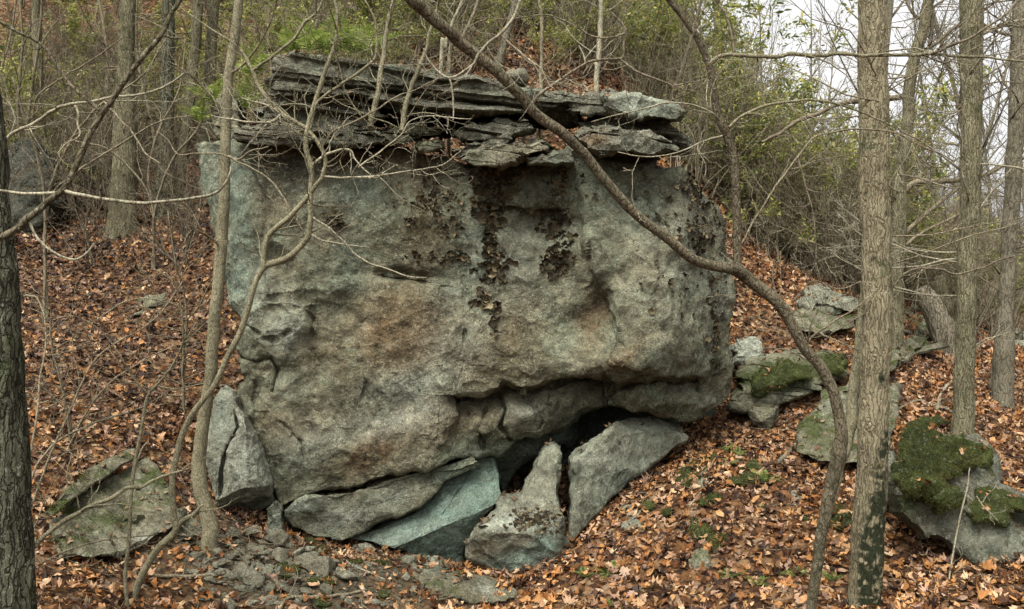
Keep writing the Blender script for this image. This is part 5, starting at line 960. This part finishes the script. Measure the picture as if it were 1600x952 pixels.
Vm, Nm = [], []
for nm, n in (('moss_cushion', 16), ('moss_cushion.002', 10), ('moss_cushion.004', 9), ('moss_cushion.007', 5)):
    V, Nn, _, _ = SURF[nm]; k = rs.randint(len(V) // 3, len(V), n); Vm.append(V[k]); Nm.append(Nn[k])
Vm = np.concatenate(Vm); Nm = np.concatenate(Nm)
tag(link('leaf_litter', scatter('leaf_litter', LEAVES, Vm + Nm * .015, rotmats(Nm, rs, .35), rs.uniform(.03, .07, len(Vm)), None), M['leaf']), 'a few fallen leaves caught on the moss cushions', kind='stuff')
# ------------------------------------------------------------------ rubble at the boulder's foot
import bmesh
def stone_mesh(seed, flat):
    r_ = np.random.RandomState(seed); bm = bmesh.new()
    for _ in range(18):
        v = r_.normal(size=3); v /= np.linalg.norm(v); v *= r_.uniform(.75, 1.1); bm.verts.new((v[0], v[1] * r_.uniform(.7, 1), v[2] * flat))
    h = bmesh.ops.convex_hull(bm, input=bm.verts); bmesh.ops.delete(bm, geom=list({e for e in h['geom_interior'] + h['geom_unused'] if isinstance(e, bmesh.types.BMVert)}), context='VERTS')
    bmesh.ops.bevel(bm, geom=bm.edges[:], offset=.04, segments=1, affect='EDGES', clamp_overlap=True)
    me = bpy.data.meshes.new('stone'); bm.to_mesh(me); bm.free(); me.materials.append(M['rubble']); return me
STN = [stone_mesh(s_, f_) for s_, f_ in zip(range(10), (.3, .4, .5, .35, .6, .25, .45, .5, .3, .7))]
RUB = [(345,884,16,.4),(366,870,14,.4),(384,884,14,.3),(400,872,20,.5),(434,850,22,.6),(440,872,20,.6),(418,866,12,.4),(450,856,14,.6),(462,872,18,.4),(402,910,26,.5),(445,925,24,.5),(350,900,18,.5),(376,900,16,.5),(410,892,14,.4),(424,900,12,.4),(470,850,13,.5),(482,862,13,.3),(484,880,20,.3),(540,905,26,.4),(496,890,34,.4),(526,880,12,.4),(536,888,9,.5),(510,924,14,.3),(374,920,12,.4),(338,866,10,.4),(392,856,12,.5),(410,850,10,.5),(374,850,10,.4),(355,856,10,.5),(365,838,16,.5),(390,836,18,.5),(600,868,14,.3),(640,880,16,.4),(652,892,12,.3),(635,905,10,.3),(660,876,10,.3),(575,862,18,.3),(556,858,10,.3),(590,945,12,.4),(604,950,10,.3),(668,910,16,.4),(690,918,14,.4),(646,925,9,.3),(720,930,10,.3),(310,870,14,.4),(324,880,10,.4),(300,856,10,.4),(330,910,12,.4),(316,925,9,.4),(434,945,11,.4),(470,940,9,.4),(460,905,10,.4),(476,916,9,.4)]
RUB += [(int(rs.normal(425, 75)), int(rs.normal(898, 26)), int(rs.uniform(6, 15)), .4) for _ in range(90)]; RUB = [r_ for r_ in RUB if 296 < r_[0] < 700 and r_[1] > 832]
for k, (px, py, w_, up) in enumerate(RUB):
    # find the ground under the pixel
    Yg = np.linspace(5, 9, 400); p = at(np.full(400, px), np.full(400, py), Yg); d = p[:, 2] - gz(p[:, 0], p[:, 1]); i_ = int(np.argmax(d < 0)) if (d < 0).any() else 200; p = p[i_]
    o = bpy.data.objects.new('stone', STN[k % 10]); COL.objects.link(o); s_ = w_ * S * Yg[i_] * rs.uniform(1.0, 1.25)
    o.location = (p[0], p[1], p[2] + s_ * .24); o.scale = (s_, s_ * rs.uniform(.7, 1.), s_ * rs.uniform(.8, 1.2)); o.rotation_euler = (rs.uniform(-.1, .7), rs.uniform(-.45, .45), rs.uniform(0, 6.3))
    if (px, py) == (496, 890): tag(o, 'flat whitish lichen crusted stone beside the largest moss cushion', 'stone', 'loose stones at the boulder foot')
    else: tag(o, ('large flat broken stone' if w_ > 18 else 'hand sized angular stone' if w_ > 11 else 'small angular stone') + (' in the rubble under the pale wedge rock' if px < 430 else ' in the rubble among the moss cushions' if px < 560 else ' in the leaves before the green stained rock'), 'stone', 'loose stones at the boulder foot')
SH = []
for me in STN[:6]:
    me.calc_loop_triangles(); SH.append((np.array([v.co[:] for v in me.vertices]), np.array([t_.vertices[:] for t_ in me.loop_triangles])))
n = 1700; X = rs.normal(-1.75, .75, n); Y = rs.normal(7.05, .36, n); k_ = (X > -3.2) & (X < .1); X, Y = X[k_], Y[k_]; nn = ground_normal(X, Y)
tag(link('gravel', scatter('gravel', SH, np.stack([X, Y, gz(X, Y) + .004], -1), rotmats(nn, rs, .35), rs.uniform(.006, .032, len(X)), None), M['gravel']), 'broken stone chips scattered below the boulder', kind='stuff')

# ------------------------------------------------------------------ ferns
def frond(L, rs, n=13):
    g_ = Geo(); t_ = np.linspace(0, 1, n + 1); x = L * t_; z = L * (.55 * t_ - .62 * t_ ** 2); y = rs.uniform(-.1, .1) * L * t_ ** 2
    P = np.stack([x, y, z], -1); tube(g_, P, np.linspace(.003, .001, n + 1), 3)
    for k in range(1, n + 1):
        w_ = L * .24 * math.sin(math.pi * min(1, (.12 + .88 * t_[k]) ** .8)) * 1. + .01
        for s_ in (-1, 1):
            b = P[k]; tip = b + np.array([.35 * w_, s_ * w_, -.12 * w_ + rs.uniform(-.1, .1) * w_]); m = (b + tip) / 2; h_ = L / n * .42
            g_.add([b, m + (h_, 0, .01 * L), tip, m - (h_, 0, -.004)], T=[(0, 1, 2), (0, 2, 3)])
    return g_.mesh('frond', False)
FR = [frond(.34, rs) for _ in range(5)]
FL_ = [me.copy() for me in FR]
for me in FR: me.materials.append(M['fern'])
for me in FL_: me.materials.append(M['fern_light'])
FERN = [(1190,748,7.9,1.,'bright fern standing alone in the leaves left of the forked tree'),(1152,706,8.5,.7,'fern between the mossy ledge and the leaning slab'),(1136,700,8.7,.5,'small fern growing out of the moss above the flat stone'),(1140,722,8.3,.6,'low fern in the moss patch right of the leaning slab'),(950,892,6.9,.8,'low fern in the leaves at the bottom middle'),(915,896,6.9,.6,'small fern left of the low one at the bottom middle'),(1146,896,6.6,.7,'fern in the leaves below the moss patch'),(1186,908,6.5,.6,'dark low fern at the bottom right of the moss patch'),(1244,892,6.4,.6,'pale fern at the left foot of the forked tree'),(1300,900,6.2,.6,'pale fern at the right foot of the forked tree'),(1024,916,6.7,.4,'tiny fern sprig at the bottom'),(960,944,6.5,.5,'fern sprig cut by the bottom edge'),(1310,498,11.2,1.2,'fern growing below the cracked pale rock'),
        (480,80,8.3,1.1,'yellow green fern on the ledge top at its left'),(505,80,8.5,1.3,'broad yellow green fern on the ledge top'),(532,80,8.6,1.4,'tallest fern on the ledge top'),(552,84,8.7,1.2,'fern on the ledge top behind the sapling'),(575,84,8.5,1.3,'fern on the ledge top right of the tallest'),(455,84,8.4,1.,'fern on the ledge top above the broken left end'),(395,120,8.6,1.2,'fern behind the slim trunk'),(385,170,8.8,1.1,'lower fern behind the slim trunk'),(330,160,9.2,1.2,'fern left of the slim trunk above the boulder corner'),(310,190,9.4,.9,'lower fern left of the slim trunk')]
for k, (px, py, Y_, s_, lb) in enumerate(FERN):
    p = at(px, py, Y_)
    if py > 450: p = at(px, py + 6, float(ghit(px, py + 6)) - .03)
    t = empty('fern', tuple(p), lb, 'fern', 'green ferns'); t.scale = (s_ * (.62 if py > 450 else .9),) * 3; up_ = 0 if py > 450 else 1
    for q in range(rs.randint(6, 10)):
        c = link('frond', (FL_ if up_ else FR)[rs.randint(5)], None, t); c.rotation_euler = (rs.uniform(-.3, .3), rs.uniform(-.7, 0) - .35 * up_, q * 2.4 + rs.uniform(-.4, .4)); c.scale = (rs.uniform(.7, 1.1),) * 3
# sticks lying about
for k, (row, lb, mt) in enumerate([([(436,952,6,6.6),(452,935,6,6.62),(490,932,6,6.66),(530,930,5,6.7),(572,922,4,6.75)], 'grey stick lying across the leaves at the bottom left', 'twig'),
        ([(500,850,3,7.1),(520,858,3,7.05),(545,880,3,6.95),(600,905,2.4,6.85)], 'thin pale root running down through the rubble', 'twig_pale'),
        ([(238,900,6,6.4),(290,902,7,6.45),(335,898,6,6.5),(358,902,5,6.55)], 'dead stick below the slim trunk', 'twig'),
        ([(296,905,4,6.4),(316,880,4,6.45),(330,862,3,6.5),(334,850,2.4,6.5)], 'forked dry twig leaning on the layered stone', 'twig_pale'),
        ([(1216,722,8,8.5),(1240,700,9,8.7),(1262,680,8,8.9),(1284,664,6,9.0)], 'broken bough leaning on the broad slab', 'bark_far'),
        ([(1078,790,2.4,7.6),(1094,770,2.4,7.7),(1116,750,2,7.8)], 'thin pale stick beside the flat mossy stone', 'twig_pale'),
        ([(1184,800,2.4,7.2),(1220,788,2.4,7.25),(1270,790,2,7.3)], 'thin dark stick in the leaves near the small moss cushion', 'twig_dark'),
        ([(1060,835,2,7.1),(1085,822,2,7.15),(1100,812,2,7.2)], 'short brown stick above the irregular moss patch', 'twig'),
        ([(1480,940,3,6.0),(1484,900,3,6.05),(1496,830,3,6.15),(1510,770,2.6,6.2),(1516,730,2,6.2)], 'thin dead stem hanging down the mossy boulder', 'twig_pale'),
        ([(1526,776,2.4,6.1),(1540,795,2.4,6.1),(1560,815,2,6.1)], 'pale straw across the moss at lower right', 'twig_pale'),
        ([(1400,640,4,8.8),(1440,626,4,9.0),(1490,645,3.4,8.9),(1520,672,3,8.6)], 'dead twig arched over the leaves left of the olive trunk', 'twig'),
        ([(1464,640,6,9.4),(1470,615,5.4,9.45),(1482,600,5,9.5),(1492,588,4,9.5)], 'bent pale root beside the olive trunk', 'twig_pale'),
        ([(1520,510,5,12.5),(1550,540,5,12.4),(1575,556,4,12.3)], 'fallen stick behind the olive trunk', 'twig_dark'),
        ([(1580,520,7,12.),(1584,545,6,12.),(1592,562,5,11.9)], 'bent grey root at the foot of the edge trunk', 'twig_pale')]):
    if k not in (8, 9): row = [(r_[0], r_[1], r_[2], float(ghit(r_[0], r_[1])) - .07) for r_ in row]
    b = at(*[row[0][q] for q in (0, 1, 3)]); t = empty('stick', tuple(b), lb, 'stick', 'dead sticks on the ground')
    limb('stem', row, M[mt], t, 7, seed=500 + k, twigs=(3, .06, .25, (2,)))
# ------------------------------------------------------------------ the wood behind
PROTO = {}
def proto(kind, k):
    key = (kind, k)
    if key in PROTO: return PROTO[key]
    r_ = np.random.RandomState(abs(hash(kind)) % 1000 if False else sum(map(ord, kind)) * 7 + k); st = Geo(); lf = None
    if kind == 'bare_shrub':
        for _ in range(r_.randint(7, 11)):
            a = r_.uniform(0, 6.28); grow(st, (r_.normal() * .12, r_.normal() * .12, -.1), (math.cos(a) * r_.uniform(.2, .9), math.sin(a) * r_.uniform(.2, .9), 1), r_.uniform(1.2, 2.3), .012, 0, r_, .16, .06, (7, 5, 3), (5, 3, 3), (25, 65), (.3, .55), 7, .15, .0022)
    elif kind == 'laurel_bush':
        tips = []
        for _ in range(9):
            a = r_.uniform(0, 6.28); g0 = st.n; grow(st, (r_.normal() * .15, r_.normal() * .15, -.1), (math.cos(a) * r_.uniform(.3, 1.), math.sin(a) * r_.uniform(.3, 1.), 1), r_.uniform(1.0, 2.0), .015, 0, r_, .22, .08, (5, 4), (5, 3, 3), (25, 60), (.35, .6), 7, .35, .003)
        V = np.concatenate(st.V); V = V[V[:, 2] > .5]; n = 2100; c = V[r_.randint(0, len(V), n // 6)]; p = np.repeat(c, 6, 0)[:n] + r_.normal(size=(n // 6 * 6, 3))[:n] * .045
        nn = np.tile([[0, 0, 1.]], (len(p), 1)) + r_.normal(size=(len(p), 3)) * .5; Rm = rotmats(nn, r_, .3)
        sh = [(np.array([[0, -.5, 0], [.17, -.1, .05], [.12, .3, .02], [0, .55, -.06], [-.12, .3, .02], [-.17, -.1, .05]]), np.array([(0, 1, 5), (1, 2, 5), (2, 4, 5), (2, 3, 4)]))]
        lf = scatter('foliage', sh, p, Rm, r_.uniform(.05, .10, len(p)), None)
    elif kind == 'bare_tree':
        H = r_.uniform(9, 13); L_ = r_.normal(size=2) * .05
        grow(st, (0, 0, -.2), (L_[0], L_[1], 1), H, H * .007, 0, r_, .05, .05, (14, 7, 5), (8, 4, 3), (25, 60), (.22, .42), 12, .28, .005)
    elif kind == 'fork_tree':
        H = r_.uniform(7, 10)
        for s_ in (-1, 1): grow(st, (0, 0, -.2), (s_ * r_.uniform(.1, .3), r_.normal() * .15, 1), H, H * .0075, 0, r_, .07, .07, (12, 7, 4), (7, 4, 3), (25, 60), (.25, .45), 11, .25, .005)
    elif kind == 'pole':
        H = r_.uniform(4, 7); L_ = r_.normal(size=2) * .12
        grow(st, (0, 0, -.2), (L_[0], L_[1], 1), H, .028, 0, r_, .09, .05, (13, 5, 3), (6, 3, 3), (25, 60), (.18, .35), 10, .2, .003)
    PROTO[key] = (st.mesh('trunk' if kind in ('bare_tree', 'fork_tree', 'pole') else 'stems', True), lf); return PROTO[key]
def plant(name, kind, k, x, y, s_, label, cat, group, stem, lm='laurel'):
    me, lf = proto(kind, k); t = empty(name, (x, y, G(x, y)), label, cat, group); t.rotation_euler.z = rs.uniform(0, 6.28); t.scale = (s_, s_, s_ * rs.uniform(.9, 1.1))
    o = link('trunk' if kind in ('bare_tree', 'fork_tree', 'pole') else 'stems', me, None, t)
    if not me.materials: me.materials.append(M[stem])
    if lf is not None:
        link('foliage', lf, M[lm], t)
    return t
rs = np.random.RandomState(21)
def xy(px, Y): return (px - 800) * S * Y, Y
# laurels on the slope right of the boulder and over the top
for px, Y, s_ in [q_ for q_ in [(1230,14.,1.1),(1290,14.5,1.2),(1330,15,1.3),(1180,15,1.1),(1250,16,1.4),(1310,17,1.5),(1200,17,1.3),(1140,16,1.2),(1100,17,1.3),(1060,18,1.4),(1270,18.5,1.6),(1340,18,1.5),(1160,19,1.5),(1220,20,1.6),(1120,21,1.6),(1040,20,1.4),(1000,18,1.3),(960,19,1.5),(1380,17,1.2),(1300,21,1.8),(1080,23,1.8),(1180,24,1.9),(1440,16,.9),(1480,17,1.),(1560,16,1.),(1520,19,1.),(1450,22,1.1),
                  (1100,13.6,1.1),(1160,14.2,1.2),(1215,14.4,1.3),(1275,13.9,1.3),(1325,14.3,1.3),(1240,15.2,1.6),(1300,15.6,1.7),(1180,16.,1.6),(1120,15.5,1.5),(1060,16.5,1.5),(1340,16.6,1.7),(1110,12.9,.8),(1150,13.3,.9),(1190,12.9,.8),(1225,13.3,.9),(1262,13.,.9),(1300,13.4,1.),(1335,13.2,.9),(1085,14.,1.),(1130,14.6,1.1),
                  (455,12.2,.6),(520,12.0,.7),(585,12.3,.7),(640,12.6,.8),(705,12.4,.6),(790,13.,.7),(860,12.6,.6),(915,13.2,.8),(980,14.,1.),(1020,15,1.1),(820,13.8,.9),(610,13.2,.9),(480,13.4,.9),
                  (30,13.2,.8),(120,14,.9),(75,14.4,.9),(210,15.4,1.),(300,15,.9),(380,13.6,.8),
                  (560,13.2,.8),(620,13.8,.9),(500,13.,.7),(680,14.5,.9),(540,15,1.1),(600,16,1.2),(470,14.5,1.),(760,15.5,1.),(840,15,.9),(900,15.5,1.),(720,17.5,1.3),(660,18,1.3),(800,18.5,1.3),(880,19,1.4),(580,19,1.3),(500,18,1.2),(420,16.5,1.),(930,22,1.6),(840,22,1.6),(740,22,1.6),(640,22,1.6),(540,22,1.5),(440,21,1.4),
                  (40,15,.9),(110,15.5,1.),(170,16,1.),(20,17,1.1),(90,18,1.2),(150,19,1.2),(220,18,1.1),(280,18,1.),(340,18,1.),(60,21,1.4),(180,22,1.4),(300,22,1.4),(390,21,1.3),(-30,16,1.1),(245,15.2,.6),(360,14.5,.7)] if not (q_[0] > 1150 and q_[1] >= 17 and q_[2] > 1.15)]:
    x, y = xy(px + rs.uniform(-12, 12), Y); plant('laurel_bush', 'laurel_bush', rs.randint(5), x, y, s_, 'evergreen bush with yellowish green leaves ' + ('close ' if Y < 15 else 'farther back ') + ('on the wooded bank at the left' if px < 400 else 'on the slope above the stacked ledges' if px < 1000 else 'in the thicket right of the boulder' if px < 1345 else 'among the trunks at the right'), 'bush', 'laurel bushes behind the boulder', 'twig')
# leafless brush
for k in range(215):
    if k < 34: px, Y, wh = rs.uniform(-40, 330), rs.uniform(10.5, 19), 'on the leafy bank at the left'
    elif k < 110: px, Y, wh = rs.uniform(400, 1060), rs.uniform(11.6, 20), 'above the stacked ledges'
    elif k < 144: px, Y, wh = rs.uniform(1085, 1350), rs.uniform(12.3, 14), 'along the leafy slope just right of the boulder'
    elif k < 164: px, Y, wh = rs.uniform(1040, 1350), rs.uniform(13.2, 20), 'in the thicket right of the boulder'
    else: wh = 'among the trunks at the right'; px, Y = rs.uniform(1390, 1620), rs.uniform(14, 26)
    x, y = xy(px, Y); sc_ = rs.uniform(.6, 1.25) * (.7 if Y < 12.4 else 1); plant('bare_shrub', 'bare_shrub', 6 + rs.randint(3) if k < 34 else rs.randint(6), x, y, sc_, ('low leafless tangled bush ' if sc_ < .85 else 'tall leafless tangled bush ') + wh + (', nearest row' if Y < 13.4 else ', farther up'), 'bush', 'leafless bushes behind the boulder', 'twig_dark' if k < 34 else 'twig')
# young poles and bare trees against the sky
for k in range(46):
    px, Y = (rs.uniform(-60, 1060), rs.uniform(12.5, 26)) if k < 32 else (rs.uniform(1040, 1620), rs.uniform(15, 34))
    x, y = xy(px, Y); plant('young_tree', 'pole', rs.randint(6), x, y, rs.uniform(.8, 1.3), ('thin' if Y < 19 else 'distant thin') + ' leafless young tree ' + ('on the wooded bank at the left' if px < 400 else 'on the slope above the stacked ledges' if px < 1040 else 'against the pale sky at the right'), 'tree', 'young leafless trees', 'twig')
for k in range(50):
    if k < 15: px, Y = rs.uniform(1040, 1640), rs.uniform(22, 46)
    elif k < 30: px, Y = rs.uniform(1340, 1640), rs.uniform(26, 64)
    else: px, Y = rs.uniform(-80, 1040), rs.uniform(18, 40)
    x, y = xy(px, Y); kind = 'bare_tree' if rs.uniform() < .65 else 'fork_tree'
    plant('far_tree', kind, rs.randint(4), x, y, rs.uniform(.8, 1.25), ('tall' if Y < 30 else 'distant tall') + ' leafless tree ' + ('far up the wooded bank at the left' if px < 400 else 'far up the slope behind the ledges' if px < 1040 else 'against the pale sky right of the boulder' if px < 1345 else 'against the pale sky among the right trunks'), 'tree', 'leafless trees of the far wood', 'bark_far')
# far wooded hill beyond the valley
hx = np.linspace(-120, 420, 120); hy = np.linspace(150, 420, 50); HX, HY = np.meshgrid(hx, hy)
HZ = -14 + 38 * sstep(150, 400, HY) * (.75 + .25 * np.sin(HX * .013 + 1)) + 3 * fbm(np.stack([HX.ravel(), HY.ravel(), 0 * HX.ravel()], -1), .03, 4).reshape(HX.shape)
i_ = (np.arange(49)[:, None] * 120 + np.arange(119)[None]).ravel(); hill_m, t_, b_ = nodes('far_wood', 1, 0)
t_.links.new(ramp(t_, noise(t_, pos(t_), .12, 8, .7), [(.3, (.07, .065, .055)), (.7, (.15, .14, .12))]), b_.inputs['Base Color'])
tag(link('hills', mesh_np('hills', np.stack([HX, HY, HZ], -1).reshape(-1, 3), [np.stack([i_, i_ + 1, i_ + 121, i_ + 120], -1)], True), hill_m), 'wooded hill far across the valley', kind='structure')
